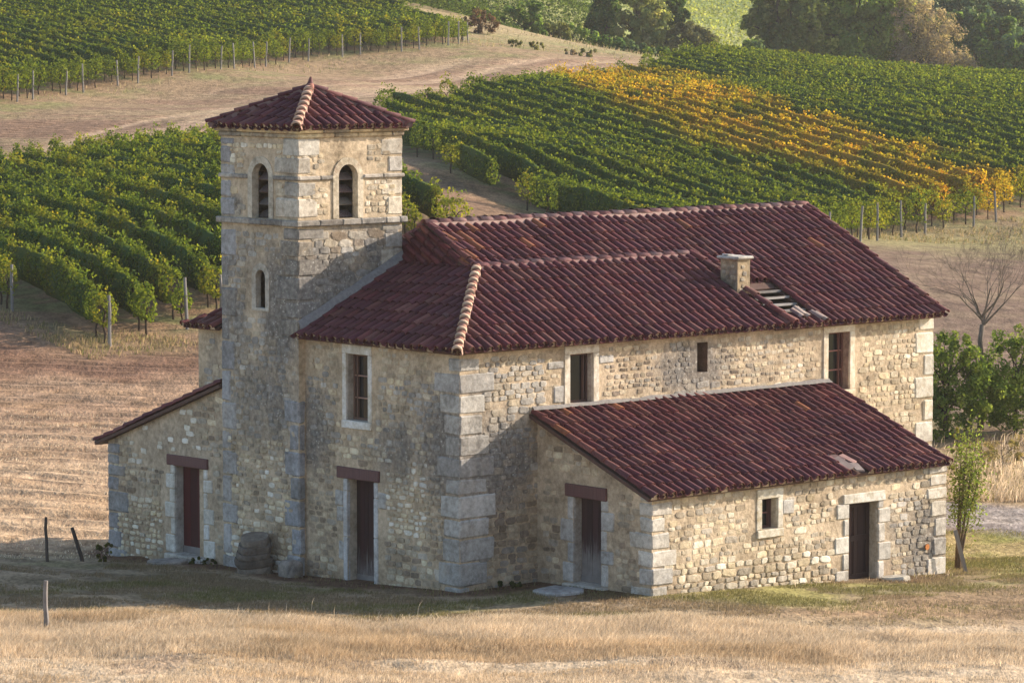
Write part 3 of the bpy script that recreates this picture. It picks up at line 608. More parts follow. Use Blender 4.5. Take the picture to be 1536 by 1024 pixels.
quoins(WING, Wu, 12.1, 1, -1, [(-.9, -.3, .4, .7), (-.3, .12, .4, .5), (.12, .52, .4, .38), (.52, 1.02, .4, .78), (1.02, 1.35, .4, .4), (1.35, 1.62, .4, .65), (1.62, 1.85, .4, .4), (1.85, 2.1, .4, .45)], [(.27, .27, .28), (.31, .31, .31)], None, 77)

# ---- doors and windows
def jamb(F, a, b, z0, z1, proud, cols, seed, wr=(.16, .42), hr=(.28, .48)):
    out = []; r = random.Random(seed)
    for sd in (0, 1):
        mb = MB(); out.append(mb); z = z0; k = r.random() < .5
        while z < z1 - .05:
            h = min(r.uniform(*hr), z1 - z); 
            if z1 - z - h < .1: h = z1 - z
            w = r.uniform(wr[0], wr[0] * 1.4) if k else r.uniform(wr[1] * .75, wr[1]); k = not k; c = r.choice(cols); m = r.uniform(.9, 1.1)
            e0, e1 = (a - w, a) if sd == 0 else (b, b + w)
            mb.rbox(F(e0, z + .006, -.08), F(e1, z + h - .006, proud), .022, (c[0] * m, c[1] * m, c[2] * m, .06), 0, .006)
            z += h
    return out
def door(F, a, b, zg, zt, depth, cols, lint, lcol, lmat, jcols, seed, wr=(.16, .42), nb=5, worn=(.1, .9), panelled=False, label=None, straight=False):
    d = MB(); r = random.Random(seed); w = (b - a) / nb
    zj = [zg, zg + .25, zg + .6, (zg + zt) / 2, zt - .3, zt - .005]
    for i in range(nb):      # boards, slightly proud of one another
        o = -depth + r.uniform(0, .012); x0, x1 = a + i * w + .003, a + (i + 1) * w - .003; m = r.uniform(.55, 1.3); vs = []; cs = []
        for z in zj:
            t = (z - zg) / (zt - zg); wv = worn[1] * max(0, 1 - t * 1.5) + worn[0]
            for (x, oo) in ((x0, o - .03), (x0, o), (x1, o), (x1, o - .03)): vs.append(F(x, z, oo)); cs.append((cols[0] * m, cols[1] * m, cols[2] * m, wv))
        fs = []
        for k in range(len(zj) - 1):
            for q in range(3): fs.append((k * 4 + q, k * 4 + q + 1, k * 4 + 5 + q, k * 4 + 4 + q))
        d.add(vs, fs, cs)
    c4 = (*[q * .9 for q in cols], worn[0])
    d.box(F(a - .02, zg, -depth - .06), F(b + .02, zt, -depth - .031), c4)
    if panelled:
        for (z0, z1) in ((zg + .03, zg + .14), (zg + .85, zg + .97), (zt - .14, zt - .02)): d.box(F(a + .02, z0, -depth + .013), F(b - .02, z1, -depth + .035), c4)
        for x in (a + .01, (a + b) / 2 - .05, b - .11): d.box(F(x, zg + .02, -depth + .012), F(x + .1, zt - .02, -depth + .03), c4)
    else: d.box(F(a + .01, zg + .0, -depth + .013), F(b - .01, zg + .15, -depth + .03), (.16, .145, .14, 1))
    o = d.build('door', M_WOOD, HOUSE)
    if label: o['label'] = label
    h = MB(); hx = a + w * .6; h.tube([F(hx, zg + 1.0, -depth + .005), F(hx, zg + 1.0, -depth + .05), F(hx + .1, zg + 1.0, -depth + .055)], .014, 6, (.05, .045, .04, 0)); h.build('handle', M_WOOD, o)
    if straight:
        mbs = [MB(), MB()]
        for mb, (e0, e1) in zip(mbs, ((a - .13, a), (b, b + .13))):
            z = zg
            while z < zt - .01:
                q = min(zt, z + rnd.uniform(.8, 1.3)); c = jcols[0]; m = rnd.uniform(.92, 1.08); mb.rbox(F(e0, z + .004, -.08), F(e1, q - .004, .02), .014, (c[0] * m, c[1] * m, c[2] * m, .05), 0, .004); z = q
        for (z0, z1, e0, e1) in ((1.45, 1.78, b + .134, b + .42), (1.1, 1.44, b + .134, b + .38), (.3, .7, b + .134, b + .3), (1.5, 1.85, a - .4, a - .134)):
            mbs[e0 > a].rbox(F(e0, z0, -.08), F(e1, z1, .018), .03, (.38, .37, .35, .05), 0, .012)
    else: mbs = jamb(F, a, b, zg, zt, .022, jcols, seed + 3, wr)
    for mb in mbs: mb.build('jamb', M_CUT, o)
    l = MB(); l.rbox(F(lint[0], lint[2], -.2), F(lint[1], lint[3], .045), .015, (*lcol, .25), 0, .012); l.build('lintel', lmat, o)
    s = MB(); s.rbox(F(a - .22, zg - .35, -depth - .05), F(b + .22, zg, .16), .025, (.44, .41, .36, .1), 0, .012); s.build('threshold', M_CUT, o)
    return o
LINT = (.135, .065, .062)
door(face('-u', Wu), 8.52, 9.58, -.17, 1.83, .24, (.075, .009, .012), (8.34, 9.86, 1.80, 2.04), LINT, M_WOOD, [(.52, .50, .45), (.56, .54, .49)], 31, (.14, .42), 4, (.0, .25), label='dark red plank door of the low wing')
door(face('-u', 0), 2.74, 3.62, -.16, 2.05, .26, (.032, .009, .012), (2.54, 3.95, 2.05, 2.30), LINT, M_WOOD, [(.45, .45, .45)], 32, (.14, .3), 7, (.05, .6), label='tall dark maroon plank door beside the tower', straight=True)
door(face('-u', L0u), -1.95, -1.11, .14, 1.94, .24, (.045, .018, .021), (-2.12, -.89, 1.93, 2.2), LINT, M_WOOD, [(.38, .38, .37), (.43, .42, .40)], 33, (.15, .4), 5, (.12, .95), label='worn plank door greyed towards its foot')
door(face('-v', Lv), 7.99, 8.90, -.22, 1.50, .27, (.034, .014, .013), (7.80, 9.10, 1.49, 1.70), (.60, .57, .50), M_CUT, [(.44, .42, .38), (.50, .48, .43)], 34, (.16, .46), 5, (.08, .1), True, label='brown panelled door under a pale stone lintel')
def window(F, a, b, z0, z1, depth, fr, wood, panes=3, leaf=(0., 1.), sill=True, lintel=True, tint=(.60, .57, .51), blocks=(), name='window'):
    """casement set back in a cut-stone surround"""
    m = MB(); w = b - a; x0, x1 = a + w * leaf[0], a + w * leaf[1]; o0, o1 = -depth, -depth + .05; t = .05
    c = (*wood, .1)
    m.box(F(x0, z0, o0), F(x0 + t, z1, o1), c); m.box(F(x1 - t, z0, o0), F(x1, z1, o1), c); m.box(F(x0 + t, z0, o0), F(x1 - t, z0 + t, o1), c); m.box(F(x0 + t, z1 - t, o0), F(x1 - t, z1, o1), c)
    for k in range(1, panes):
        z = z0 + (z1 - z0) * k / panes; m.box(F(x0 + t, z - .014, o0 + .01), F(x1 - t, z + .014, o1 - .006), (*[min(1, q * 2.1) for q in wood], .35))
    xm = x0 + (x1 - x0) * .78
    m.box(F(xm, z0 + t, o0 + .012), F(xm + .035, z1 - t, o1 + .012), c)
    o = m.build(name, M_WOOD, HOUSE)
    g = MB(); g.box(F(a - .01, z0 - .01, o0 - .02), F(b + .01, z1 + .01, o0 + .012)); g.build('pane', M_GLASS, o)
    s = MB(); cc = (*tint, .05); e = fr
    s.rbox(F(a - e, z0, -.06), F(a, z1, .02), .012, cc, 0, .003); s.rbox(F(b, z0, -.06), F(b + e, z1, .02), .012, cc, 0, .003)
    if lintel: s.rbox(F(a - e, z1 + .003, -.1), F(b + e, z1 + .2, .024), .012, cc, 0, .004)
    for (h0, h1_, za, zb_) in blocks: s.rbox(F(h0, za, -.06), F(h1_, zb_, .018), .02, (.40, .39, .37, .1), 0, .008)
    s.build('frame', M_CUT, o)
    if sill:
        s = MB(); s.rbox(F(a - e, z0 - .17, -depth), F(b + e, z0 - .003, .05), .014, cc, 0, .004); s.build('sill', M_CUT, o)
    return o
window(face('-u', 0), 2.93, 3.64, 3.30, 4.71, .24, .13, (.17, .10, .075), 3)
window(face('-v', 0), 3.08, 3.74, 3.70, 4.74, .22, .17, (.10, .055, .045), 1, tint=(.60, .55, .46), blocks=[(2.45, 2.9, 4.46, 4.62), (2.62, 2.9, 3.75, 4.1), (3.92, 4.35, 4.5, 4.66)], sill=False)
window(face('-v', 0), 10.98, 11.68, 3.44, 4.74, .26, .17, (.17, .075, .06), 3, tint=(.64, .56, .44))
window(face('-v', Lv), 5.33, 5.80, 1.18, 1.82, .24, .16, (.09, .04, .036), 2, tint=(.60, .56, .47), blocks=[(5.96, 6.3, 1.45, 1.75)])
hb = MB(); hb.box(face('-v', 0)(6.8, 4.08, -.46), face('-v', 0)(7.2, 4.8, -.42), (.13, .075, .05, .2)); hb.build('vent_board', M_WOOD, HOUSE)
# ------------------------------------------------------------------ tiled roofs
MAROON = [(.102, .024, .028), (.120, .030, .032), (.086, .023, .030), (.135, .040, .038), (.105, .034, .039), (.160, .056, .048), (.092, .026, .034), (.112, .028, .031), (.098, .030, .033), (.15, .060, .050)]
def roof(name, O, S, T, s0, s1, trange, parent, pitch=.25, course=.40, pal=MAROON, seed=1, hole=None, r0=.092, mortar=True, eave=True, rust=None, open_=True, flip=False):
    """canal tiles: under-tiles, over-tiles with a thick lower lip, and the boards below"""
    mb = MB(); r = random.Random(seed); O = Vector(O); S = Vector(S).normalized(); T = Vector(T).normalized(); N = S.cross(T)
    if N.z < 0 or flip: N = -N
    P = lambda s, t, n: tuple(O + S * s + T * t + N * n)
    nc = max(1, round((s1 - s0) / pitch)); pitch = (s1 - s0) / nc; NA = 8
    sag = lambda s, t: .03 * (float(vn(s * .45 + seed, t * .4, seed)) - .5) * 2
    for i in range(nc):
        s = s0 + (i + .5) * pitch; tr = trange(s)
        if tr is None: continue
        t0, t1 = tr
        if t1 - t0 < .12: continue
        cj = r.uniform(-.014, .014); cm = r.uniform(.86, 1.14)
        # boards
        segs = [(t0 + .06, t1)]
        if hole and open_ and hole[0] < s < hole[1]: segs = [(t0 + .06, hole[2]), (hole[3], t1)]
        for (a, b) in segs:
            if b - a < .03: continue
            vs = [P(s - pitch / 2 - .001, a, -.03), P(s + pitch / 2 + .001, a, -.03), P(s + pitch / 2 + .001, b, -.03), P(s - pitch / 2 - .001, b, -.03)]
            vs += [tuple(Vector(v) - N * .07) for v in vs]
            mb.add(vs, [(0, 1, 2, 3), (4, 5, 6, 7), (0, 1, 5, 4), (2, 3, 7, 6), (0, 3, 7, 4), (1, 2, 6, 5)], (.10, .06, .045, .5))
        k = 0; t = t0
        while t < t1 - .06:
            inh = hole and hole[0] < s < hole[1] and t + course * .6 > hole[2] and t < hole[3] - .1
            for kind in (0, 1):
                if inh: break
                te = min(t + course + .1, t1 + .02); ss = s + (pitch / 2 if kind == 0 else 0) + cj * (kind == 1)
                if kind == 0 and (ss > s1 - .02): continue
                base = r.choice(pal); m = cm * r.uniform(.84, 1.16); mm = r.uniform(-.012, .012); dt = r.uniform(-.02, .02)
                if rust and rust(s, t) > r.random(): base = (.30, .115, .055)
                col = (base[0] * m, base[1] * m * (1 + mm), base[2] * m, r.uniform(0, .9) * (r.random() < .5))
                if kind == 1:
                    ra, rb = r0 * r.uniform(.95, 1.05), r0 * .80; na, nb_ = .020 + r.uniform(0, .010) + sag(s, t), .004 + sag(s, te); dx = r.uniform(-.014, .014)
                    if k == 0: na = .02; dt = r.uniform(-.035, .03)
                    vs = []
                    for (tt, rr, nn, xx) in ((t + dt, ra, na, dx), (te, rb, nb_, -dx), (t + dt, ra - .015, na - .002, dx), (t + dt + .12, ra - .022, na - .002, dx * .5)):
                        for j in range(NA + 1):
                            w = PI * j / NA; vs.append(P(ss + xx + rr * math.cos(w), tt, nn + rr * 1.02 * math.sin(w)))
                    M = NA + 1; fs = []
                    for j in range(NA):
                        fs.append((j, j + 1, M + j + 1, M + j)); fs.append((j, 2 * M + j, 2 * M + j + 1, j + 1)); fs.append((2 * M + j, 3 * M + j, 3 * M + j + 1, 2 * M + j + 1))
                    cl = [col] * len(vs); mb.add(vs, fs, cl)
                    if k == 0 and mortar and t0 < .01:     # lime bedding that plugs the eave tile
                        vs = [P(ss + dx + (ra - .02) * math.cos(PI * j / NA), t + dt + .045, na - .004 + (ra - .02) * 1.02 * math.sin(PI * j / NA)) for j in range(NA + 1)]
                        vs += [P(ss + dx - ra, t + dt + .045, -.055), P(ss + dx + ra, t + dt + .045, -.055)]
                        q = r.uniform(.55, 1); mb.add(vs, [tuple(range(NA + 1)) + (NA + 1, NA + 2)], (.66 * q, .54 * q, .38 * q, 0))
                else:
                    ra = r0 * .95; vs = []
                    for (tt, nn) in ((t - .03, .0), (te, -.02), (t - .03, -.018)):
                        for j in range(5):
                            w = PI + PI * j / 4; vs.append(P(ss + ra * math.cos(w), tt, nn + .045 + sag(ss, tt) + ra * .62 * math.sin(w)))
                    fs = [(j, j + 1, 6 + j, 5 + j) for j in range(4)] + [(j, 10 + j, 11 + j, j + 1) for j in range(4)]
                    d = r.uniform(.5, .95); mb.add(vs, fs, (col[0] * d, col[1] * d, col[2] * d, col[3]))
            t += course; k += 1
    return mb.build(name, M_TILE, parent, smooth=False, fix=False)
def smooth_tiles(o, ang=50):
    me = o.data
    me.polygons.foreach_set('use_smooth', [True] * len(me.polygons))
    try: me.set_sharp_from_angle(angle=math.radians(ang))
    except Exception: pass
def caps(name, P0, P1, parent, r=.12, L=.38, cols=None, bed=(.52, .42, .30), lift=.03, seed=1, collar=None, droop=.0):
    """a line of half-round tiles with their mortar bed"""
    mb = MB(); rr = random.Random(seed); P0 = Vector(P0); P1 = Vector(P1); D = P1 - P0; n = max(1, round(D.length / L)); L = D.length / n; D.normalize()
    A = D.cross(Vector((0, 0, 1))).normalized(); N = A.cross(D)
    if N.z < 0: N = -N
    cols = cols or [(.36, .19, .15), (.42, .23, .18), (.32, .16, .13), (.45, .28, .22)]
    NA = 8; M = NA + 1
    for i in range(n):
        b = rr.choice(cols); m = rr.uniform(.8, 1.15); col = (b[0] * m, b[1] * m, b[2] * m, rr.uniform(0, .4)); dx = rr.uniform(-.012, .012); dn = rr.uniform(-.008, .01)
        vs = []
        for (t, q, nn) in ((i * L - .03, r * 1.06, lift + .02), ((i + 1) * L + .03, r * .86, lift - .008), (i * L - .03, r * 1.06 - .022, lift + .02), (i * L + .1, r * .9, lift)):
            c = P0 + D * t + A * dx + N * (nn + dn)
            for j in range(M):
                w = PI * j / NA; vs.append(tuple(c + A * (q * math.cos(w)) + N * (q * .82 * math.sin(w))))
        fs = []
        for j in range(NA): fs += [(j, j + 1, M + j + 1, M + j), (j, 2 * M + j, 2 * M + j + 1, j + 1), (2 * M + j, 3 * M + j, 3 * M + j + 1, 2 * M + j + 1)]
        mb.add(vs, fs, col)
        if collar:
            vs = []
            for (t, q, nn) in ((i * L - .05, r * 1.13, lift + .022), (i * L + .055, r * 1.12, lift + .02), (i * L - .05, r * .9, lift + .01), (i * L + .055, r * .9, lift + .01)):
                c = P0 + D * t + N * nn
                for j in range(M):
                    w = PI * j / NA; k = 1 + rr.uniform(-.05, .05); vs.append(tuple(c + A * (q * k * math.cos(w)) + N * (q * k * .82 * math.sin(w))))
            fs = []
            for j in range(NA): fs += [(j, j + 1, M + j + 1, M + j), (j, 2 * M + j, 2 * M + j + 1, j + 1), (M + j, M + j + 1, 3 * M + j + 1, 3 * M + j)]
            q = rr.uniform(.85, 1.1); mb.add(vs, fs, tuple(x * q for x in collar) + (0,))
    if bed:
        vs = []; fs = []; k = 0; m = max(2, int(n * 3))
        for i in range(m + 1):
            c = P0 + D * (i * L * n / m)
            for (x, y) in ((-1.25, -.06), (-.95, lift + .01), (.95, lift + .01), (1.25, -.06)): vs.append(tuple(c + A * (r * x * .94 * rr.uniform(.9, 1.08)) + N * (y + rr.uniform(-.01, .01))))
        for i in range(m):
            for j in range(3): fs.append((i * 4 + j, i * 4 + j + 1, i * 4 + 5 + j, i * 4 + 4 + j))
        mb.add(vs, fs, (*bed, .3))
    return mb.build(name, M_TILE, parent, smooth=True, fix=False)
def slope(p0, p1):  # unit vector
    return (Vector(p1) - Vector(p0)).normalized()
def plane_len(a, b): return math.hypot(a, b)
ROOFS = []
# left hip of the house (falls to the tower side)
E0, ZE = -.3, 5.00; R1, ZR = 2.69, 6.43
Lh = math.hypot(R1 - E0, ZR - ZE)
def tr_left(s):
    v = -.27 + s
    if 4.93 < v < 7.80: return None
    f = min(1, (v + .27) / 2.77, (9.07 - v) / 2.77)
    return (0, Lh * f)
HIP = roof('hip_roof', (E0, -.27, ZE), (0, 1, 0), (R1 - E0, 0, ZR - ZE), 0, 9.34, tr_left, HOUSE, seed=2)
# front roof
Lf = math.hypot(2.77, ZR - ZE + .03)
def tr_front(s):
    u = E0 + s; f = min(1, (u - E0) / (R1 - E0))
    if u > 9.08: f = min(f, max(0, (9.56 - u) / .48))
    return (0, Lf * f)
FRONT = roof('front_roof', (E0, -.27, ZE), (1, 0, 0), (0, 2.77, ZR - ZE + .03), 0, 9.86, tr_front, HOUSE, seed=3)
caps('ridge_tiles', (2.6, 2.5, ZR + .03), (9.05, 2.5, ZR + .03), FRONT, .098, .40, [(.28, .125, .11), (.33, .155, .135), (.25, .105, .10), (.37, .21, .18)], (.27, .16, .14), .03, 5)
caps('hip_tiles', (E0 - .06, -.33, ZE + .01), (2.69, 2.5, ZR + .05), FRONT, .094, .32, [(.34, .15, .10), (.38, .19, .13), (.30, .13, .09)], (.38, .24, .17), .05, 6, (.54, .38, .26))
caps('verge_tiles', (9.55, -.30, ZE + .03), (9.08, 2.5, ZR + .04), FRONT, .105, .38, MAROON, None, .05, 7)
# main roof
ZM, RV, RZ = 4.97, 4.4, 7.28
Lm = math.hypot(RV + .27, RZ - ZM)
def tr_main(s):
    u = 2.62 + s
    a = 0 if u > 9.0 else Lm * .53
    if u > 14.55: a = max(a, Lm * (u - 14.55) / .3)
    b = Lm * min(1, max(0, 2.80 + (u - 2.69) * 9.05) / 4.67)
    return (a, b)
MAIN = roof('main_roof', (2.62, -.27, ZM), (1, 0, 0), (0, RV + .27, RZ - ZM), 0, 12.2, tr_main, HOUSE, seed=4, hole=(6.55, 7.95, .60, 1.72),
            rust=lambda s, t: .5 * max(0, 1 - s / 1.7) + .015)
roof('back_roof', (14.8, 9.07, ZM), (-1, 0, 0), (0, -(RV + .27), RZ - ZM), 0, 11.9, lambda s: (0, Lm), HOUSE, pitch=.5, course=.8, r0=.2, seed=5)
gq = 2.088
roof('gable_tiles', (2.69, 2.5, 6.45), (-1.9 * .2425 / gq, .866 / gq, -1.9 * .970 / gq), (.866 * .2425 / gq, 1.9 / gq, .866 * .970 / gq), 0, 1.57, lambda s: (2.194 * s, 2.088 + .869 * s), HOUSE, pitch=.19, r0=.072, seed=6, pal=MAROON[:7] + [(.17, .055, .045)], mortar=False)
caps('ridge_tiles', (2.84, RV, RZ + .01), (14.86, RV, RZ + .01), MAIN, .102, .40, [(.30, .14, .12), (.35, .17, .145), (.26, .115, .10), (.40, .235, .20)], (.30, .20, .17), .035, 8)
caps('verge_tiles', (14.56, -.30, ZM + .02), (14.84, RV, RZ + .01), MAIN, .10, .38, MAROON, None, .04, 9)
caps('hip_tiles', (2.66, 2.5, 6.46), (2.9, 4.4, RZ + .02), MAIN, .085, .36, MAROON, None, .03, 29)
hb = MB()
for (v, w) in ((.40, .05), (.66, .045), (.92, .05), (1.17, .045)):
    z = ZM + (v + .27) * (RZ - ZM) / (RV + .27); q = rnd.uniform(.8, 1.1)
    hb.box((9.1, v - w, z - .065), (10.62, v + w, z - .012), (.40 * q, .38 * q, .36 * q, .75), 0, .012)
for u in (9.42, 10.06): hb.box((u - .05, -.1, ZM + .05), (u + .05, .4, ZM + .16), (.16, .13, .11, .5))
hb.build('batten', M_WOOD, MAIN)
br = MB(); r_ = random.Random(3)
for i in range(8):      # slipped and bleached tiles round the hole
    a = r_.uniform(9.75, 10.6); v = r_.uniform(.0, .32); z = ZM + (v + .27) * .495 + .11; c = r_.choice([(.36, .29, .24), (.26, .20, .18), (.20, .13, .12), (.44, .34, .28)])
    w = r_.uniform(-.3, .3); d = Vector((math.sin(w), -math.cos(w), -.5)).normalized(); p = Vector((a, v, z)); e = d.cross(Vector((0, 0, 1))).normalized(); n = e.cross(d)
    vs = []
    for t in (0, .34):
        for j in range(7):
            q = PI * j / 6; k = .085 if t else .07; vs.append(tuple(p + d * t + e * (k * math.cos(q)) + n * (k * .8 * math.sin(q) * (1 if n.z > 0 else -1))))
    br.add(vs, [(j, j + 1, 8 + j, 7 + j) for j in range(6)], (*c, .2))
br.build('loose_tile', M_TILE, MAIN, smooth=True)
# lean-to roof
LZ, LT = 2.15, 3.60; Ll = math.hypot(3.66, LT - LZ)
def tr_lean(s):
    u = 1.92 + s
    a = 0
    if u < 2.02: a = 0; 
    return (a, Ll)
LROOF = roof('lean_to_roof', (1.92, -3.66, LZ), (1, 0, 0), (0, 3.66, LT - LZ), 0, 9.17, tr_lean, HOUSE, seed=7, hole=(5.95, 6.4, .02, .55), open_=False, pal=MAROON + [(.19, .07, .055)], rust=lambda s, t: .05 * max(0, t - 2.2))
m = MB(); vs = []; fs = []; n = 60    # ragged mortar fillet where it meets the house wall
for i in range(n + 1):
    u = 2.0 + 9.0 * i / n; k = float(vn(u * 2.2, 1, 4)); vs += [(u, -.012, LT + .085 + .05 * k), (u, -.03 - .03 * k, LT + .085), (u, -.06 - .10 * float(vn(u * 3, 5, 8)), LT + .05)]
for i in range(n): fs += [(i * 3, i * 3 + 1, i * 3 + 4, i * 3 + 3), (i * 3 + 1, i * 3 + 2, i * 3 + 5, i * 3 + 4)]
m.add(vs, fs, (1, 1, 1, 0)); m.build('flashing', M_FLASH, LROOF, smooth=True)
br = MB()
for (u, v, du, dv, tw, c) in ((7.95, -3.3, .26, .45, .12, (.17, .14, .13)), (8.16, -3.5, .2, .3, -.3, (.24, .20, .18)), (8.0, -3.05, .2, .35, .5, (.13, .08, .075)), (7.78, -3.2, .16, .4, -.1, (.30, .16, .14)), (8.25, -3.15, .16, .35, .2, (.34, .2, .17))):
    z = LZ + (v + 3.66) * .396 + .045; cs, sn = math.cos(tw), math.sin(tw); vs = []
    for dz in (0, .03):
        for (x, y) in ((-.5, -.5), (.5, -.5), (.5, .5), (-.5, .5)):
            xx, yy = x * du * cs - y * dv * sn, x * du * sn + y * dv * cs; vs.append((u + xx, v + yy, z + yy * .40 + dz + .05 * xx))
    br.add(vs, [(0, 1, 2, 3), (4, 5, 6, 7), (0, 1, 5, 4), (1, 2, 6, 5), (2, 3, 7, 6), (3, 0, 4, 7)], (*c, .3))
br.build('loose_tile', M_TILE, LROOF)
# left wing roof, seen along its edge
LwZ, Ww0 = 2.10, 12.5; sl = .357; Lw = math.hypot(Ww0 - 7.78, (Ww0 - 7.78) * sl); k_ = math.hypot(1, sl)
WROOF = roof('wing_roof', (-.25, Ww0, LwZ), (1, 0, 0), (0, -1, sl), 0, 6.5, lambda s: (0, (Ww0 - (7.76 if s < .2 else 8.84)) * k_), HOUSE, seed=8)
# tower roof
tu0, tu1, tv0, tv1, tz = -.37, 2.84, 4.82, 7.87, 9.43; ax, ay, az = (tu0 + tu1) / 2, (tv0 + tv1) / 2, 10.22
def pyr(O, S, toward, width, run, seed):
    L = math.hypot(run, az - tz); T = Vector((*[q * run for q in toward], az - tz))
    return roof('tower_roof', O, S, T, 0, width, lambda s: (0, L * (1 - abs(s - width / 2) / (width / 2))), HOUSE, seed=seed)
TR = [pyr((tu0, tv1, tz), (0, -1, 0), (1, 0), tv1 - tv0, ax - tu0, 11), pyr((tu0, tv0, tz), (1, 0, 0), (0, 1), tu1 - tu0, ay - tv0, 12),
      pyr((tu1, tv0, tz), (0, 1, 0), (-1, 0), tv1 - tv0, tu1 - ax, 13), pyr((tu1, tv1, tz), (-1, 0, 0), (0, -1), tu1 - tu0, tv1 - ay, 14)]
# one roof of four slopes
tw = TR[0]
bm = bmesh.new()
for o in TR: bm.from_mesh(o.data)
me = bpy.data.meshes.new('tower_roof'); bm.to_mesh(me); bm.free(); me.materials.append(M_TILE); tw.data = me; tw.name = 'tower_roof'
for o in TR[1:]: bpy.data.objects.remove(o)
caps('hip_tiles', (tu0 - .05, tv0 - .05, tz + .02), (ax, ay, az + .03), tw, .098, .30, [(.30, .13, .09), (.34, .17, .12)], (.36, .22, .16), .05, 16, (.50, .33, .23))
for k, (a, b) in enumerate(((tu1 + .01, tv0 - .01), (tu1 + .01, tv1 + .01), (tu0 - .01, tv1 + .01))): caps('hip_tiles', (a, b, tz + .02), (ax, ay, az + .02), tw, .095, .36, MAROON, (.20, .12, .10), .045, 17 + k)
fn = MB(); fn.tube([(ax, ay, az), (ax, ay, az + .09), (ax, ay, az + .13), (ax + .01, ay, az + .19), (ax + .015, ay, az + .28)], [.13, .11, .07, .05, .02], 10, (.13, .05, .05, .2)); fn.build('finial', M_TILE, tw, smooth=True)
for o in [o for o in bpy.data.objects if o.type == 'MESH' and (o.name.split('.')[0].endswith('_roof') or o.name.startswith('gable_tiles'))]: smooth_tiles(o)
# flashing of the hip roof against the tower
m = MB(); n = 24; vs = []; fs = []
for i in range(n + 1):
    t = i / n; u = -.22 + t * 2.92; z = ZE + (u - E0) * (ZR - ZE) / (R1 - E0) + .10; w = .14 + .05 * float(vn(u * 3, 2, 6))
    vs += [(u, 5.012, z + w), (u, 4.97, z + w - .01), (u, 4.93 - .07 * float(vn(u * 2.5, 7, 6)), z - .0)]
for i in range(n): fs += [(i * 3, i * 3 + 1, i * 3 + 4, i * 3 + 3), (i * 3 + 1, i * 3 + 2, i * 3 + 5, i * 3 + 4)]
m.add(vs, fs); m.build('flashing', M_FLASH, HIP, smooth=True)
# chimney
C = MB(); cu0, cu1, cv0, cv1 = 9.06, 9.45, .97, 1.50
for kk, F, a, b in ((0, face('-u', cu0), cv0, cv1), (1, face('-v', cv0), cu0, cu1), (2, face('+u', cu1), cv0, cv1), (3, face('+v', cv1), cu0, cu1)):
    wall(C, F, a, b, 5.2, flat(6.42), [], [(1.2, 5.9, .5, .6, .45)], (.34, .27, .18), .12)
    stones(C, F, a, b, 5.3, flat(6.42), lambda h, z: (.9, TAN + BROWN, .012, .8), [], [], (.08, .13), (1.0, 1.7), seed=60 + kk)
CH = C.build('chimney', M_WALL, HOUSE)
C = MB(); C.rbox((cu0 - .075, cv0 - .075, 6.42), (cu1 + .075, cv1 + .075, 6.495), .025, (.46, .44, .40, .3), 0, .012); C.rbox((cu0 + .02, cv0 + .3, 6.49), (cu0 + .2, cv1, 6.53), .012, (.5, .48, .45, .1), 0, .02)
C.build('cap', M_CUT, CH)
# ------------------------------------------------------------------ things round the house
def H2W(a, b): p = ORIGIN + U * a + V * b; return p.x, p.y
def post(name, x, y, h, r, lean, label, cat, group, colr, n=8, seed=1):
    m = MB(); rr = random.Random(seed); z = h1(x, y); pts = []
    for i in range(6):
        t = i / 5; pts.append((lean[0] * t + rr.uniform(-.012, .012), lean[1] * t + rr.uniform(-.012, .012), -.3 + (h + .3) * t))
    m.tube(pts, [r * q for q in (1.1, 1.05, 1.0, .96, .97, .86)], n, colr)
    o = link(m.mesh(name, M_WOOD, False), name, None, (x, y, z)); return tag(o, label, cat, group)
post('fence_post', -10.17, 81.0, 1.0, .035, (-.03, 0), 'thin dark upright fence post on the straw field left of the low wing', 'fence post', 'old fence posts by the field', (.07, .055, .045, .3), seed=1)
post('fence_post', -9.45, 82.2, .78, .045, (-.32, 0), 'short dark fence post leaning over to the left beside the low wing', 'fence post', 'old fence posts by the field', (.05, .04, .035, .2), seed=2)
post('fence_post', -8.89, 70.6, .92, .05, (-.02, 0), 'pale weathered fence post standing in the tall dry grass', 'fence post', 'old fence posts by the field', (.20, .155, .11, .7), 7, seed=3)
def rock(name, x, y, sx, sy, sz, label, seed, cols, layered=0):
    bm = bmesh.new(); bmesh.ops.create_icosphere(bm, subdivisions=4, radius=1); z = h1(x, y); r = random.Random(seed); ox = r.uniform(0, 50)
    for v in bm.verts:
        p = v.co; n = float(fbm(p.x * 1.6 + ox, p.y * 1.6 + p.z * 1.3, seed, 4)) - .5; q = 1 + n * .55
        p.x = math.copysign(abs(p.x) ** .6, p.x) * q; p.y = math.copysign(abs(p.y) ** .6, p.y) * q; p.z *= q
        if layered: w = .08 * math.copysign(abs(math.sin(p.z * layered)) ** .4, math.sin(p.z * layered)); p.x *= 1 + w; p.y *= 1 + w
        v.co = (p.x * sx, p.y * sy, max(-.4, p.z) * sz + sz * .35)
    me = bpy.data.meshes.new(name); bm.to_mesh(me); bm.free()
    a = me.color_attributes.new('Col', 'FLOAT_COLOR', 'POINT'); c = np.zeros((len(me.vertices), 4), np.float32)
    for i, v in enumerate(me.vertices):
        f = float(fbm(v.co.x * 5 + ox, v.co.z * 9, 3)); q = cols[0] if f < .5 else cols[1]; c[i] = (*q, .12)
    a.data.foreach_set('color', c.ravel()); me.materials.append(M_WALL); me.polygons.foreach_set('use_smooth', [True] * len(me.polygons))
    return tag(link(me, name, None, (x, y, z), r.uniform(0, 6)), label, 'stone')
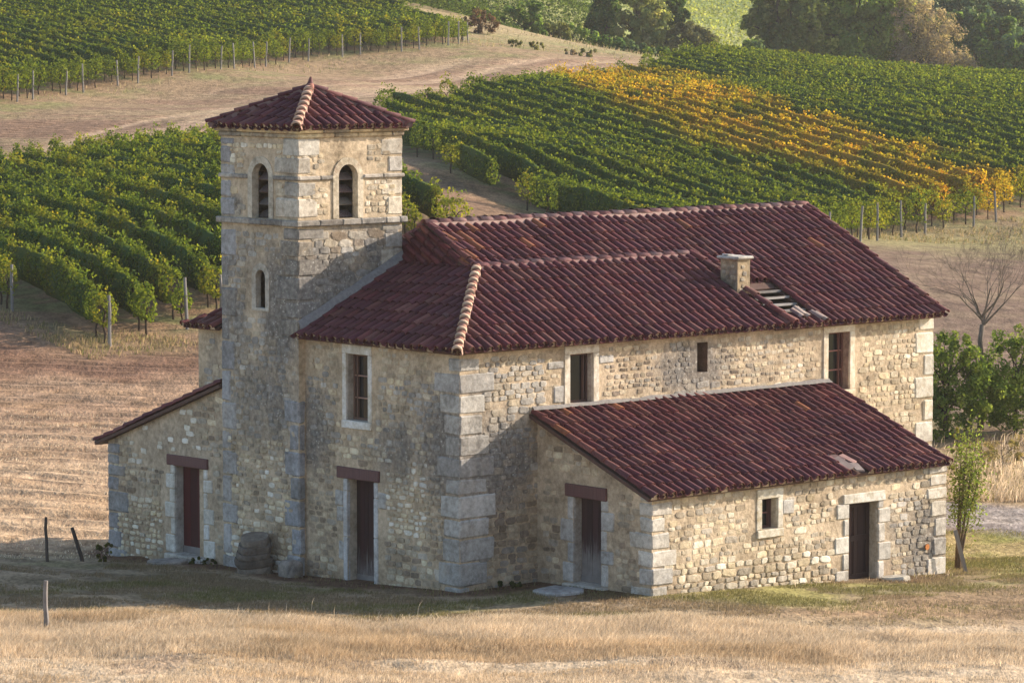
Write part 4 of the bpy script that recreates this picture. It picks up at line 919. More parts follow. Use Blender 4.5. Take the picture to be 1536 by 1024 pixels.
def strata(name, x, y, sx, sy, sz, label, seed):
    m = MB(); r = random.Random(seed); n = 28; z = -.25; vs = []; cs = []; ph = [r.uniform(0, 6) for _ in range(4)]
    while z < sz * 1.55:
        h = r.uniform(.07, .17); k = r.uniform(.86, 1.06) * (1.04 - .30 * max(0, z / sz) ** 2 * .5); ox, oy = r.uniform(-.025, .025), r.uniform(-.025, .025) + .02 * z; c = r.choice([(.15, .125, .105), (.10, .085, .072), (.20, .17, .14)])
        for (zz, f) in ((z, .955), (z + .02, 1.0), (z + h * .55, 1.02), (z + h - .015, .99), (z + h, .955)):
            for i in range(n):
                a = 2 * PI * i / n; q = (abs(math.cos(a)) ** 3.4 + abs(math.sin(a)) ** 3.4) ** (-1 / 3.4) * k * f * (1 + .07 * math.sin(2 * a + ph[0]) + .30 * (float(fbm(math.cos(a) * 1.6 + 9, math.sin(a) * 1.6 + zz * 2.2, seed, 4)) - .5))
                vs.append((sx * q * math.cos(a) + ox, sy * q * math.sin(a) + oy, zz + .07 * math.sin(a + ph[1]) * (zz + .3) + .05 * (float(fbm(a * 1.3, zz * 3, 7, 3)) - .5))); cs.append((*c, .1))
        z += h
    R = len(vs) // n; fs = [(j * n + i, j * n + (i + 1) % n, (j + 1) * n + (i + 1) % n, (j + 1) * n + i) for j in range(R - 1) for i in range(n)]; fs.append(tuple((R - 1) * n + i for i in range(n)))
    m.add(vs, fs, cs); return tag(link(m.mesh(name, M_WALL), name, None, (x, y, h1(x, y)), .3), label, 'stone')
X, Y = H2W(-.62, 6.05); strata('boulder', X, Y, .37, .33, .49, 'large dark layered boulder leaning on the foot of the bell tower', 4)
X, Y = H2W(-.45, 5.05); rock('boulder', X, Y, .26, .24, .30, 'small round grey stone at the tower corner beside the larger boulder', 9, [(.21, .19, .17), (.27, .24, .21)])
def slab(x, y, w, d, h, rz, label, col, cat='stone slab', tilt=.0):
    m = MB(); n = 9; r = random.Random(int(x * 100)); vs = []; fs = []
    for (f, z) in ((1, -.08), (1, h * .6), (.93, h)):
        for i in range(n):
            a = 2 * PI * (i + .3) / n; q = (abs(math.cos(a)) ** 5 + abs(math.sin(a)) ** 5) ** -.2 * (.9 + .14 * ((i * 37) % 10) / 10) * f
            vs.append((w / 2 * q * math.cos(a), d / 2 * q * math.sin(a), z + tilt * math.cos(a)))
    for k in (0, 1):
        for i in range(n): fs.append((k * n + i, k * n + (i + 1) % n, (k + 1) * n + (i + 1) % n, (k + 1) * n + i))
    fs.append(tuple(2 * n + i for i in range(n))); m.add(vs, fs, (*col, .25))
    tag(link(m.mesh('stone_slab', M_CUT), 'stone_slab', None, (x, y, h1(x, y)), rz), label, cat)
X, Y = H2W(1.25, -1.65); slab(X, Y, 1.0, .95, .07, PI / 2 - AZ + .1, 'flat grey stone slab on the earth before the worn plank door', (.36, .35, .34))
X, Y = H2W(8.9, -3.95); slab(X, Y, .62, .4, .10, .2, 'small pale stone slab outside the brown panelled door', (.52, .48, .40), tilt=.02)
X, Y = H2W(-.85, 8.9); slab(X, Y, .9, .7, .06, .5, 'rough flat stone set before the dark red wing door', (.30, .27, .24))
m = MB(); m.box((-.045, -.02, -.15), (.045, .02, 1.02), (.34, .26, .17, .6), 0, .006)
X, Y = 9.93, 80.95; o = link(m.mesh('plank', M_WOOD), 'plank', None, (X, Y, h1(X, Y))); o.rotation_euler = (.12, -.32, .3); tag(o, 'loose wooden plank propped against the end of the lean-to', 'plank')

# ------------------------------------------------------------------ leaves
def leaf_quads(C, N, size, rng, curl=.0, aspect=1.0):
    """one kite-shaped leaf per centre, facing N"""
    n = len(C); R = rng.normal(size=(n, 3)); A = np.cross(N, R); A /= np.linalg.norm(A, axis=1, keepdims=True) + 1e-9; B = np.cross(N, A)
    s = size[:, None] if hasattr(size, '__len__') else size
    V0 = C - A * s * .5; V1 = C + B * s * .42 * aspect - A * s * .08 + N * s * curl; V2 = C + A * s * .5; V3 = C - B * s * .42 * aspect - A * s * .08 + N * s * curl
    V = np.stack([V0, V1, V2, V3], 1).reshape(-1, 3); F = np.arange(4 * n).reshape(-1, 4)
    return V, F
GREENS = np.array([(.092, .142, .030), (.12, .175, .034), (.06, .10, .028), (.165, .21, .042), (.07, .112, .038)])
YEL = np.array([(.26, .26, .040), (.33, .27, .040), (.21, .24, .038)]); ORA = np.array([(.52, .33, .045), (.48, .26, .042), (.55, .40, .055), (.44, .22, .05), (.50, .36, .05)])
def leaf_colors(n, yel, ora, rng):
    g = GREENS[rng.integers(0, len(GREENS), n)]; y = YEL[rng.integers(0, len(YEL), n)]; o = ORA[rng.integers(0, len(ORA), n)]
    f = np.clip(yel * rng.uniform(.2, 1.8, n), 0, 1)[:, None]; c = g * (1 - f) + y * f
    f = np.clip(ora * rng.uniform(.4, 1.7, n), 0, 1)[:, None]; c = c * (1 - f) + o * f
    return c * rng.uniform(.8, 1.2, (n, 1))
def hedge(P, d, rng, per, lsize, yel, ora, spacing, lowz=.42, half=.185, height=1.55, rough=1.0):
    """P: plant foot points Nx3 along unit direction d; returns verts, faces, colours of their foliage"""
    npl = len(P); nrm = np.array([d[1], -d[0], 0.]); dd = np.array([d[0], d[1], 0.])
    wid = rng.uniform(.78, 1.28, npl); top = height * (1 + rough * rng.uniform(-.13, .13, npl)); vig = rng.uniform(.75, 1.25, npl)
    n = npl * per; k = np.repeat(np.arange(npl), per); phi = rng.uniform(-PI, PI, n); rad = rng.uniform(.55, 1.0, n) ** .5
    t = rng.normal(0, .36, n) * spacing; taper = np.clip(1.15 - .55 * (np.abs(t) / (.6 * spacing)) ** 2, .45, 1.15)
    hh = (top[k] - lowz) / 2; cz = lowz + hh
    x = np.cos(phi) * half * wid[k] * rad * taper; z = cz + np.sin(phi) * hh * rad * np.where(np.sin(phi) > 0, taper ** .5, 1)
    sh = rng.random(n) < .06 * rough; z = np.where(sh, top[k] + rng.uniform(-.05, .30, n) * vig[k] * rough, z); x = np.where(sh, x * .4, x)
    C = P[k] + dd * t[:, None] + nrm * x[:, None]; C[:, 2] += z
    C += rng.normal(0, .03, (n, 3))
    N = nrm * np.cos(phi)[:, None] + np.array([0, 0, 1.]) * (np.sin(phi)[:, None] * .75 + .15) + rng.normal(0, .5, (n, 3)); N /= np.linalg.norm(N, axis=1, keepdims=True)
    V, F = leaf_quads(C, N, lsize * rng.uniform(.7, 1.3, n), rng, .12)
    return V, F, np.repeat(leaf_colors(n, yel[k], ora[k], rng), 4, 0)
def core(P, d, rng, half=.145, lowz=.36, height=1.49):
    """inner stems-and-leaves mass of a row, opaque and shaped to block sun through it"""
    nrm = np.array([d[1], -d[0], 0.]); n = len(P); prof = [(-.8, 0), (-1, .45), (-.75, 1.0), (.75, 1.0), (1, .45), (.8, 0)]
    w = rng.uniform(.75, 1.2, n); h = rng.uniform(.90, 1.03, n)
    w[0] = w[-1] = .3; V = []
    for (a, b) in prof: V.append(P + nrm * (a * half * w)[:, None] + np.array([0, 0, 1.]) * (lowz + b * (height - lowz) * h)[:, None])
    V = np.stack(V, 1).reshape(-1, 3); i = np.arange(n - 1)[:, None] * 6 + np.arange(6)[None]; j = np.arange(n - 1)[:, None] * 6 + (np.arange(6)[None] + 1) % 6
    return V, np.stack([i, j, j + 6, i + 6], -1).reshape(-1, 4)
ORD = 'first second third fourth fifth sixth seventh eighth ninth tenth eleventh twelfth thirteenth fourteenth fifteenth sixteenth seventeenth eighteenth nineteenth'.split()
TENS = {2: 'twent', 3: 'thirt', 4: 'fort', 5: 'fift', 6: 'sixt', 7: 'sevent', 8: 'eight', 9: 'ninet'}
def ordinal(n):
    if n < 20: return ORD[n - 1]
    if n >= 100: return 'hundred and ' + (ordinal(n - 100) if n > 100 else 'zeroth')
    return TENS[n // 10] + ('ieth' if n % 10 == 0 else 'y-' + ORD[n % 10 - 1])
def clip_line(poly, o, d):
    n = (d[1], -d[0]); ts = []
    for (x0, y0), (x1, y1) in zip(poly, poly[1:] + poly[:1]):
        a = (x0 - o[0]) * n[0] + (y0 - o[1]) * n[1]; b = (x1 - o[0]) * n[0] + (y1 - o[1]) * n[1]
        if (a > 0) != (b > 0):
            f = a / (a - b); ts.append((x0 + (x1 - x0) * f - o[0]) * d[0] + (y0 + (y1 - y0) * f - o[1]) * d[1])
    ts.sort(); return [(ts[i], ts[i + 1]) for i in range(0, len(ts) - 1, 2)]
# single vines, shared meshes
VINES = {}
def vine_meshes():
    for kind, (ye, orr) in {'green': (.06, 0), 'light': (.38, .01), 'gold': (.5, .45)}.items():
        L = []
        for i in range(5):
            rng = np.random.default_rng(100 + i + len(kind) * 7)
            V, F, c = hedge(np.zeros((1, 3)), (0, -1), rng, 400, .11, np.array([ye]), np.array([orr]), 1.0, .5, .28, 1.5)
            L.append(np_mesh('foliage', V, F, c, M_LEAF))
        VINES[kind] = L
    T = []
    for i in range(4):
        m = MB(); r = random.Random(i); pts = [(0, 0, -.15), (r.uniform(-.03, .03), r.uniform(-.04, .04), .25), (r.uniform(-.06, .06), r.uniform(-.06, .06), .55), (r.uniform(-.05, .05), r.uniform(-.1, .1), .85)]
        m.tube(pts, [.042, .034, .036, .028], 6, (.085, .06, .045, 0))
        for s in (-1, 1): m.tube([pts[-1], (0, s * .25, 1.0), (.02, s * .5, 1.02)], [.022, .016, .01], 5, (.085, .06, .045, 0))
        T.append(m.mesh('trunk', M_BARK, True))
    VINES['trunk'] = T
vine_meshes()
def grapevine(x, y, ang, kind, label, group):
    o = empty('grapevine', (x, y, h1(x, y)), ang + rnd.uniform(-.15, .15)); tag(o, label, 'grapevine', group); s = rnd.uniform(.88, 1.12); o.scale = (s, s, s * rnd.uniform(.94, 1.06))
    f = link(rnd.choice(VINES[kind]), 'foliage', o); f.rotation_euler = (0, 0, PI if rnd.random() < .5 else 0)
    link(rnd.choice(VINES['trunk']), 'trunk', o)
def post_mesh():
    m = MB(); m.tube([(0, 0, -.3), (.01, 0, .5), (.0, .01, 1.1), (.02, 0, 1.62)], [.058, .055, .052, .048], 7, (.30, .26, .22, .75)); return m.mesh('vineyard_post', M_WOOD)
POSTM = post_mesh()
N_ROW = {}
def vineyard(poly, angle, spacing, block, anchor, rowgroup, seed, ends, posts, density, yfun, rough=1.0, off=0, vines_at_start=False, single_row=None, gap=None):
    d = (math.sin(angle), -math.cos(angle)); nr = (math.cos(angle), math.sin(angle)); rng = np.random.default_rng(seed)
    q = [x * nr[0] + y * nr[1] for x, y in poly]; k = 0; total = 0; w = math.floor(min(q) / spacing) * spacing + off
    ang = math.atan2(d[1], d[0]) + PI / 2
    while w < max(q):
        o = (nr[0] * w, nr[1] * w); iv = clip_line(poly, o, d); w += spacing
        got = False
        for (a, b) in iv:
            a += rng.uniform(0, 2.0); b -= rng.uniform(0, .8)
            if b - a < 2: continue
            t = np.arange(b, a, -1.02)[::-1]; X = o[0] + d[0] * t; Y = o[1] + d[1] * t
            vis = np.abs(X) < .1375 * Y + 7.0
            if gap is not None: vis &= gap(X, Y)
            if vis.sum() < 2: continue
            endvis = bool(vis[-1]); startvis = bool(vis[0]); t = t[vis]; X = X[vis]; Y = Y[vis]
            if not got: k += 1; got = True
            name = ordinal(k); ymean = float(Y.mean())
            yel, ora = yfun(X, Y, rng)
            # single plants that read one by one at the row's open end
            ne = ends if endvis and (block != 'behind the house' or X[-1] > 12) else 0; ns = (1 if vines_at_start and startvis else 0)
            if single_row and k == single_row and endvis: ne = min(len(t), 12)
            idx = list(range(len(t) - ne, len(t))) + (list(range(ns)) if ns and len(t) > 4 else [])
            for j in idx:
                pos = len(t) - 1 - j
                lab = (f'vine at the far end of the {name} row from {anchor}, {block}' if j < len(t) - ne else
                       (f'end vine of the {name} row from {anchor}, {block}' if pos == 0 else f'{ordinal(pos + 1)} vine from the end of the {name} row from {anchor}, {block}'))
                g = 'gold' if ora[j] > .3 else ('light' if yel[j] > .2 or rng.random() < .12 else 'green')
                grapevine(float(X[j]), float(Y[j]), ang, g, lab, 'single vines at the row ends')
            if posts and endvis and k % 3:
                px, py = float(X[-1] + d[0] * .7), float(Y[-1] + d[1] * .7)
                if posts(px, py):
                    p = link(POSTM, 'vineyard_post', None, (px, py, h1(px, py)), rnd.uniform(0, 6)); p.rotation_euler[0] = rnd.uniform(-.07, .07); p.rotation_euler[1] = rnd.uniform(-.06, .08); p.scale = (1, 1, rnd.uniform(.88, 1.06))
                    tag(p, f'post ending the {name} vine row from {anchor}, {block}', 'post', 'wooden end posts of the vine rows')
            keep = np.ones(len(t), bool); keep[idx] = False
            if keep.sum() < 2: continue
            X = X[keep]; Y = Y[keep]; yel = yel[keep]; ora = ora[keep]
            P = np.stack([X + rng.normal(0, .05, len(X)), Y, H(X, Y)], -1); lod = np.clip(150. / ymean, .42, 1.15)
            per = int(density * lod); ls = .12 / lod ** .6
            V, F, c = hedge(P, d, rng, per, ls, yel, ora, 1.02, rough=rough)
            if len(P) > 2:
                V2, F2 = core(P, d, rng); n0 = len(V); V = np.concatenate([V, V2]); F = np.concatenate([F, F2 + n0]); g = GREENS[4] * .75  # core green darkened to deepen the shade between rows
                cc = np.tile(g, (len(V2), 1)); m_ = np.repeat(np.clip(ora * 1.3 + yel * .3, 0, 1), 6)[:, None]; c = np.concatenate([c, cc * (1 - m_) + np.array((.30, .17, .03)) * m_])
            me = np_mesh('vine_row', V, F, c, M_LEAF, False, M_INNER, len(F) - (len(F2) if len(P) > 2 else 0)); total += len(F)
            gold = float(ora.mean()) > .25
            tag(link(me, 'vine_row'), f'{"gold and green" if gold else "green"} vine row, {name} from {anchor}, {block}', 'vine row', rowgroup)
    print(block, 'rows', k, 'leaves', total)
def yf_plain(base):
    def f(X, Y, rng):
        n = fbm(X * .35, Y * .25, 90, 3); y = np.clip(base + (n - .55) * 1.6, .03, .65) * rng.uniform(.3, 1.4, len(X)); return np.clip(y, 0, .8), np.zeros(len(X))
    return f
def yf_center(X, Y, rng):
    dl = dist_line(X, Y, STRIP); n = fbm(X * .45, Y * .2, 55, 4); wd = np.interp(X, [2, 6, 12, 20, 26], [5, 11, 13, 9, 7]) * .55
    s = np.clip(1.45 - dl / (wd * (.35 + 1.35 * n)), 0, 1); s = s * s * (3 - 2 * s) * np.clip((fbm(X * .9, Y * .35, 58, 3) - .22) * 4, .15, 1)
    low = np.clip((182 - Y) / 10, 0, 1) * np.clip((X - 14) / 6, 0, 1) * np.clip((n - .45) * 5, 0, 1)
    y = np.clip(.05 + (n - .55) * 1.1 + s * 1.0 + low * .5, .04, .8) * rng.uniform(.5, 1.3, len(X))
    return np.clip(y, 0, .85), np.clip(s * .75 * rng.uniform(.3, 1.25, len(X)) + low * .12, 0, .9)
A_L, A_C, A_U = math.radians(20), math.radians(25), math.radians(33)
vineyard(POLY_L, A_L, 1.62, 'left of the tower', 'the field', 'vine rows in the block left of the tower', 1, 2, lambda x, y: y < 126, 430, yf_plain(.15), 1.0, .6, False, 1)
vineyard(POLY_C, A_C, 1.92, 'behind the house', 'the path', 'vine rows on the slope behind the house', 2, 2, lambda x, y: x > 12, 350, yf_center, .45, .3, True)
vineyard(POLY_U, A_U, 1.72, 'above the track', 'the left', 'vine rows above the dirt track', 3, 2, lambda x, y: True, 330, yf_plain(.13), .5, .2)
# ------------------------------------------------------------------ far vineyard, trees and bushes
def in_view(x, y, m): return abs(x) < .1375 * y + m
def far_rows(name, poly, angle, spacing, label, seed, cols, per, size, height=1.3):
    d = (math.sin(angle), -math.cos(angle)); nr = (math.cos(angle), math.sin(angle)); rng = np.random.default_rng(seed); q = [x * nr[0] + y * nr[1] for x, y in poly]; w = min(q); Ps = []
    while w < max(q):
        for (a, b) in clip_line(poly, (nr[0] * w, nr[1] * w), d):
            t = np.arange(a, b, 1.0); Ps.append(np.stack([nr[0] * w + d[0] * t, nr[1] * w + d[1] * t], -1))
        w += spacing
    P = np.concatenate(Ps); P = P[np.abs(P[:, 0]) < .1375 * P[:, 1] + 5]; z = H(P[:, 0], P[:, 1]); k = np.repeat(np.arange(len(P)), per); n = len(k)
    C = np.concatenate([P, z[:, None]], 1)[k] + np.stack([rng.normal(0, .38, n), rng.normal(0, .45, n), rng.uniform(.2, height, n)], -1)
    N = rng.normal(0, .6, (n, 3)) + np.array([0, 0, .8]); N /= np.linalg.norm(N, axis=1, keepdims=True)
    V, F = leaf_quads(C, N, size * rng.uniform(.7, 1.3, n), rng, .1); c = np.array(cols)[rng.integers(0, len(cols), n)] * rng.uniform(.7, 1.3, (n, 1))
    o = link(np_mesh(name, V, F, np.repeat(c, 4, 0), M_TREE), name); tag(o, label, 'vineyard', None, 'stuff'); print(name, n)
def branch_tree(mb, p, d, L, r, depth, rr, spread=.5, col=(.10, .08, .065, 0), up=.15, nseg=3, kids=(2, 3), shrink=.72, minr=.006):
    pts = [Vector(p)]; rad = [r]; dv = Vector(d).normalized()
    for i in range(nseg):
        dv = (dv + Vector((rr.uniform(-1, 1), rr.uniform(-1, 1), rr.uniform(-.6, 1))) * .16 + Vector((0, 0, up * .3))).normalized(); pts.append(pts[-1] + dv * L / nseg); rad.append(max(minr * .6, r * (1 - .38 * (i + 1) / nseg)))
    mb.tube(pts, rad, 6 if r > .04 else (4 if r > .015 else 3), col, 0, False)
    if depth <= 0: return [pts[-1]]
    ends = []
    for k in range(rr.randint(*kids)):
        q = dv.orthogonal().normalized(); q.rotate(Matrix.Rotation(rr.uniform(0, 2 * PI), 3, dv)); nd = (dv + q * spread * rr.uniform(.6, 1.3) + Vector((0, 0, up))).normalized()
        i = rr.choice((-1, -1, -2)); ends += branch_tree(mb, pts[i], nd, L * shrink * rr.uniform(.75, 1.2), rad[i] * rr.uniform(.6, .8), depth - 1, rr, spread, col, up, nseg, kids, shrink, minr)
    return ends
def leafy(name, x, y, label, cat, blobs, n, size, pal, seed, trunk=(.3, 2.5), group=None, thin=1.0, lean=(0, 0), zbase=None, parts=('crown', 'trunk'), shell=.55, aspect=1.0, flat_n=.5):
    """tree or shrub: tapered trunk and limbs reaching into clumps of foliage; blobs = (dx, dy, z, rx, ry, rz)"""
    rng = np.random.default_rng(seed); rr = random.Random(seed); root = empty(name, (x, y, h1(x, y) if zbase is None else zbase)); tag(root, label, cat, group)
    Cs = []; Ns = []; Cl = []; pal = np.array(pal); vol = np.array([b[3] * b[5] for b in blobs]); n = int(n * (1.5 if n > 4000 and y > 200 else 1)); cnt = (vol / vol.sum() * n).astype(int)
    for b, m in zip(blobs, cnt):
        nk = max(5, int(m / 70)); D = rng.normal(size=(nk, 3)); D /= np.linalg.norm(D, axis=1, keepdims=True); D *= rng.uniform(shell, 1.0, (nk, 1)) ** .6; k = rng.integers(0, nk, m); R = np.array(b[3:6])
        cr = rng.uniform(.15, .34, nk) * thin; c0 = np.array(b[:3]) + D * R
        J = rng.normal(size=(m, 3)); J /= np.linalg.norm(J, axis=1, keepdims=True); J *= rng.uniform(.2, 1, (m, 1)) ** .5
        C = c0[k] + J * (cr[k] * R.mean())[:, None]; Nn = J * .6 + D[k] * .5 + rng.normal(0, flat_n, (m, 3)) + np.array([0, 0, .3])
        Cs.append(C); Ns.append(Nn); cb = pal[rng.integers(0, len(pal), nk)] * rng.uniform(.8, 1.2, (nk, 1)); Cl.append(cb[k] * rng.uniform(.75, 1.25, (m, 1)))
    C = np.concatenate(Cs); N = np.concatenate(Ns); N /= np.linalg.norm(N, axis=1, keepdims=True) + 1e-9; c = np.concatenate(Cl)
    C[:, 2] = np.maximum(C[:, 2], -.1)
    V, F = leaf_quads(C, N, size * rng.uniform(.65, 1.35, len(C)), rng, .12, aspect)
    link(np_mesh(parts[0], V, F, np.repeat(c, 4, 0), M_TREE), parts[0], root)
    t = MB(); top = max(b[2] for b in blobs); br = (.10, .08, .065, 0)
    z1 = trunk[1]; p1 = (lean[0], lean[1], z1); t.tube([(0, 0, -.4), (lean[0] * .3, lean[1] * .3, z1 * .45), p1], [trunk[0] * 1.3, trunk[0], trunk[0] * .8], 8, br)
    for b in blobs:
        e = Vector((b[0], b[1], b[2] + b[5] * .3)); s = Vector(p1); mid = s.lerp(e, .5) + Vector((rr.uniform(-.3, .3), rr.uniform(-.3, .3), rr.uniform(0, .3))) * b[3] * .4; t.tube([s, mid, e], [trunk[0] * .6, trunk[0] * .4, trunk[0] * .12], 6, br)
        for q in range(4):
            w = Vector((rr.uniform(-1, 1) * b[3], rr.uniform(-1, 1) * b[4], rr.uniform(-.5, 1) * b[5])) * .75; t.tube([mid, mid.lerp(Vector(b[:3]) + w, .6) + Vector((0, 0, .1 * b[5])), Vector(b[:3]) + w], [trunk[0] * .3, trunk[0] * .2, .02 * trunk[0] + .008], 5, br)
    t.build(parts[1], M_BARK, root, True)
    return root
G_DARK = [(0.081, 0.144, 0.050), (0.106, 0.181, 0.056), (0.065, 0.119, 0.045), (0.138, 0.213, 0.065)]
G_MID = [(0.200, 0.288, 0.075), (0.250, 0.338, 0.088), (0.156, 0.231, 0.069), (0.300, 0.340, 0.106)]
G_PALE = [(0.206, 0.241, 0.096), (0.247, 0.275, 0.117), (0.165, 0.206, 0.090), (0.275, 0.275, 0.138)]
G_BLUE = [(.085, .14, .09), (.11, .17, .10), (.07, .115, .08)]
G_BLUX = [(0.081, 0.136, 0.090), (0.100, 0.164, 0.094), (0.064, 0.109, 0.081)]
PINKB = [(.31, .255, .225), (.35, .29, .25), (.27, .22, .20), (.30, .265, .20)]
PINKX = [(0.231, 0.171, 0.138), (0.275, 0.209, 0.165), (0.187, 0.138, 0.116), (0.209, 0.187, 0.127)]
OLIVE = [(0.145, 0.167, 0.065), (0.143, 0.154, 0.061), (0.116, 0.138, 0.058)]
FAR_POLY = [(-22, 312), (-13, 296), (-8, 291), (-3, 293), (0, 306), (6.4, 316), (7.4, 332), (6.8, 356), (-12, 356), (-24, 350)]
far_rows('far_vineyard', FAR_POLY, math.radians(-70), 2.2, 'far rows of grey green vines on the opposite hillside', 31, [(.075, .115, .040), (.10, .14, .05), (.055, .09, .035)], 60, .24, 1.5)
gp_ = [(16, 398), (36, 398), (45, 470), (20, 520), (10, 470)]
far_rows('far_meadow', gp_, math.radians(-80), 3.2, 'pale green striped meadow on the far hillside', 32, [(.25, .29, .11), (.22, .26, .09), (.30, .32, .14)], 9, .36, .45)
TG = 'trees in the valley beyond the vines'
leafy('dark_tree', 8.4, 330, 'tall dark narrow tree at the left of the valley trees', 'tree', [(0, 0, 4.6, 1.2, 1.2, 2.4), (.2, .3, 8.4, 1.3, 1.2, 2.6), (-.4, .2, 2.6, 1.5, 1.3, 1.6), (0, 0, 11.5, 1.0, 1, 2)], 9000, .30, G_DARK, 41, (.28, 3), TG)
leafy('pale_tree', 11.0, 326, 'pale yellow green loose tree beside the dark narrow tree', 'tree', [(-.6, 0, 3.2, 1.6, 1.4, 2.4), (1.0, .3, 4.4, 1.7, 1.5, 2.4), (-.2, .2, 7.0, 1.5, 1.4, 2.2), (1.6, -.3, 2.0, 1.7, 1.3, 1.7), (-.6, .2, 9.8, 1.2, 1.2, 2.0)], 9500, .28, G_PALE, 42, (.22, 2.5), TG)
leafy('round_tree', 13.6, 332, 'small dark round topped tree between paler bushes', 'tree', [(0, 0, 5.2, 1.5, 1.4, 1.5), (.9, .2, 4.6, 1.2, 1.2, 1.2), (-.7, .2, 4.6, 1.1, 1.1, 1.1)], 5000, .28, G_DARK, 43, (.2, 3.2), TG)
leafy('pale_bush', 14.6, 326, 'pale grey green bush below the dark round tree', 'bush', [(0, 0, 2.3, 1.9, 1.5, 2.2), (1.8, .3, 2.4, 1.8, 1.5, 2.2), (.9, 0, 3.8, 1.4, 1.2, 1.4)], 6500, .26, [(.14, .15, .085), (.17, .175, .10), (.12, .135, .08)], 44, (.15, 1.2), TG)
leafy('dark_bush', 20.2, 328, 'low dark green bush between the pale bush and the tall trees', 'bush', [(-1.4, 0, 1.6, 1.7, 1.4, 1.9), (.6, .2, 2.4, 1.9, 1.5, 2.0), (2.0, 0, 1.8, 1.6, 1.4, 1.9)], 6500, .28, G_DARK + G_BLUE, 45, (.15, 1), TG)
leafy('broad_tree', 24.2, 336, 'mid green broad tree left of the biggest valley tree', 'tree', [(0, 0, 4.2, 2.4, 2, 2.6), (-1.8, .3, 5.6, 1.8, 1.7, 1.9), (1.8, -.2, 6.4, 2.2, 1.8, 2.4), (-.4, 0, 8.8, 2.4, 2, 2.4), (-1.0, -.4, 2.2, 2.2, 1.6, 1.8), (2.2, 0, 2.6, 2.0, 1.6, 2)], 15000, .32, [(.12, .165, .06), (.15, .19, .07), (.095, .135, .055), (.18, .205, .085)], 46, (.35, 3), TG)
leafy('great_tree', 31.2, 340, 'biggest and brightest green tree in the valley beyond the vines', 'tree', [(0, 0, 5.5, 3.4, 3, 3.2), (3.2, -.4, 6.6, 2.6, 2.2, 2.6), (-2.6, .2, 6.8, 2.8, 2.4, 2.8), (2.6, 0, 3.2, 2.4, 2.0, 2.4), (-2.2, 0, 2.8, 2.6, 2, 2.4), (.6, 0, 9.8, 3.4, 3, 2.8), (3.4, 0, 9.4, 2.2, 2, 2.2), (-3, .3, 10.2, 2.6, 2.4, 2.6), (.4, -1.4, 2.4, 2.6, 1.6, 2.2)], 27000, .33, G_MID + [(.12, .16, .045)], 47, (.5, 3), TG)
leafy('brown_tree', 37.4, 338, 'leafless looking pinkish brown tree right of the biggest tree', 'tree', [(-.6, 0, 4.0, 2.6, 2.2, 3.6), (2.4, 0, 3.2, 2.4, 2, 3.0), (-1.4, 0, 8.2, 2.2, 2, 3), (1.0, .2, 7.2, 2.2, 2, 2.6), (4.4, -.3, 2.0, 1.8, 1.5, 2.0)], 17000, .30, PINKB, 48, (.35, 3), TG, 1.0, aspect=.35)
leafy('blue_green_tree', 43.2, 352, 'dark blue green bushy tree behind the brown tree', 'tree', [(0, 0, 5.4, 3.4, 2.6, 3.0), (-2.2, .3, 7.4, 2.4, 2, 2.2), (2.6, 0, 6.4, 2.6, 2, 2.6), (.6, 0, 8.4, 2.4, 2, 1.8)], 13000, .34, G_BLUE + G_DARK, 49, (.4, 3), TG)
leafy('corner_tree', 45.6, 338, 'dark green tree with lighter top in the upper right corner', 'tree', [(0, 0, 3.8, 3.2, 2.6, 3.0), (2.4, 0, 4.4, 2.6, 2.2, 3.0), (-1.4, 0, 5.2, 2.2, 2, 2.2), (.8, .2, 6.4, 2.4, 2, 1.8), (3.2, .2, 7, 2.0, 2, 2.0)], 15000, .33, G_DARK + G_BLUE + [(.09, .12, .045)], 50, (.4, 2.5), TG)
leafy('far_tree', 38.5, 372, 'hazy dark tree standing behind the brown tree', 'tree', [(0, 0, 7, 4.2, 3, 4.4), (4, 0, 6, 3.2, 3, 4), (7.4, .4, 7.4, 3.2, 3, 3.6), (10.6, 0, 6, 3.0, 2.6, 4)], 12000, .4, G_BLUE, 51, (.4, 3), TG)
HG = 'bushes of the hedge behind the grassy rise'
HB = [(-.6, 281, 1.25, 'round brown leafless bush at the end of the upper vines', 'brown', [(0, 0, .8, 1.15, 1.0, .95), (.6, .1, .6, .9, .8, .75)])]
leafy('brown_bush', -2.5, 277.5, 'round brown leafless bush at the end of the upper vine rows', 'bush', [(0, 0, .85, 1.05, .9, .95), (.75, .1, .6, .75, .7, .75), (-.5, 0, .6, .8, .7, .7)], 3200, .17, [(.13, .075, .065), (.10, .062, .058), (.15, .095, .075)], 52, (.07, .5), HG, aspect=.4)
hx = [(1.0, 300, 1.2, 'low dark hedge bush just right of the round brown bush'), (3.2, 303, 1.0, 'second hedge bush right of the round brown bush'), (5.2, 305, 1.3, 'middle bush of the hedge behind the grassy rise'), (7.4, 305, 1.2, 'hedge bush left of the tall dark narrow tree'), (9.6, 304, 1.1, 'hedge bush in front of the tall dark narrow tree'), (11.8, 303, 1.15, 'hedge bush in front of the pale loose tree'), (14.4, 301, 1.0, 'hedge bush at the right end of the grassy rise')]
for i, (x, y, s, lb) in enumerate(hx):
    leafy('hedge_bush', x, y, lb, 'bush', [(0, 0, 1.0 * s, 1.5 * s, 1, 1.25 * s), (.9 * s, .2, .8 * s, 1.1 * s, 1, 1.0 * s), (-.9 * s, .1, .9 * s, 1.1 * s, 1, 1.1 * s)], 2600, .24, [G_DARK, OLIVE, G_MID, G_DARK, G_BLUE][i % 5], 60 + i, (.1, .6), HG)
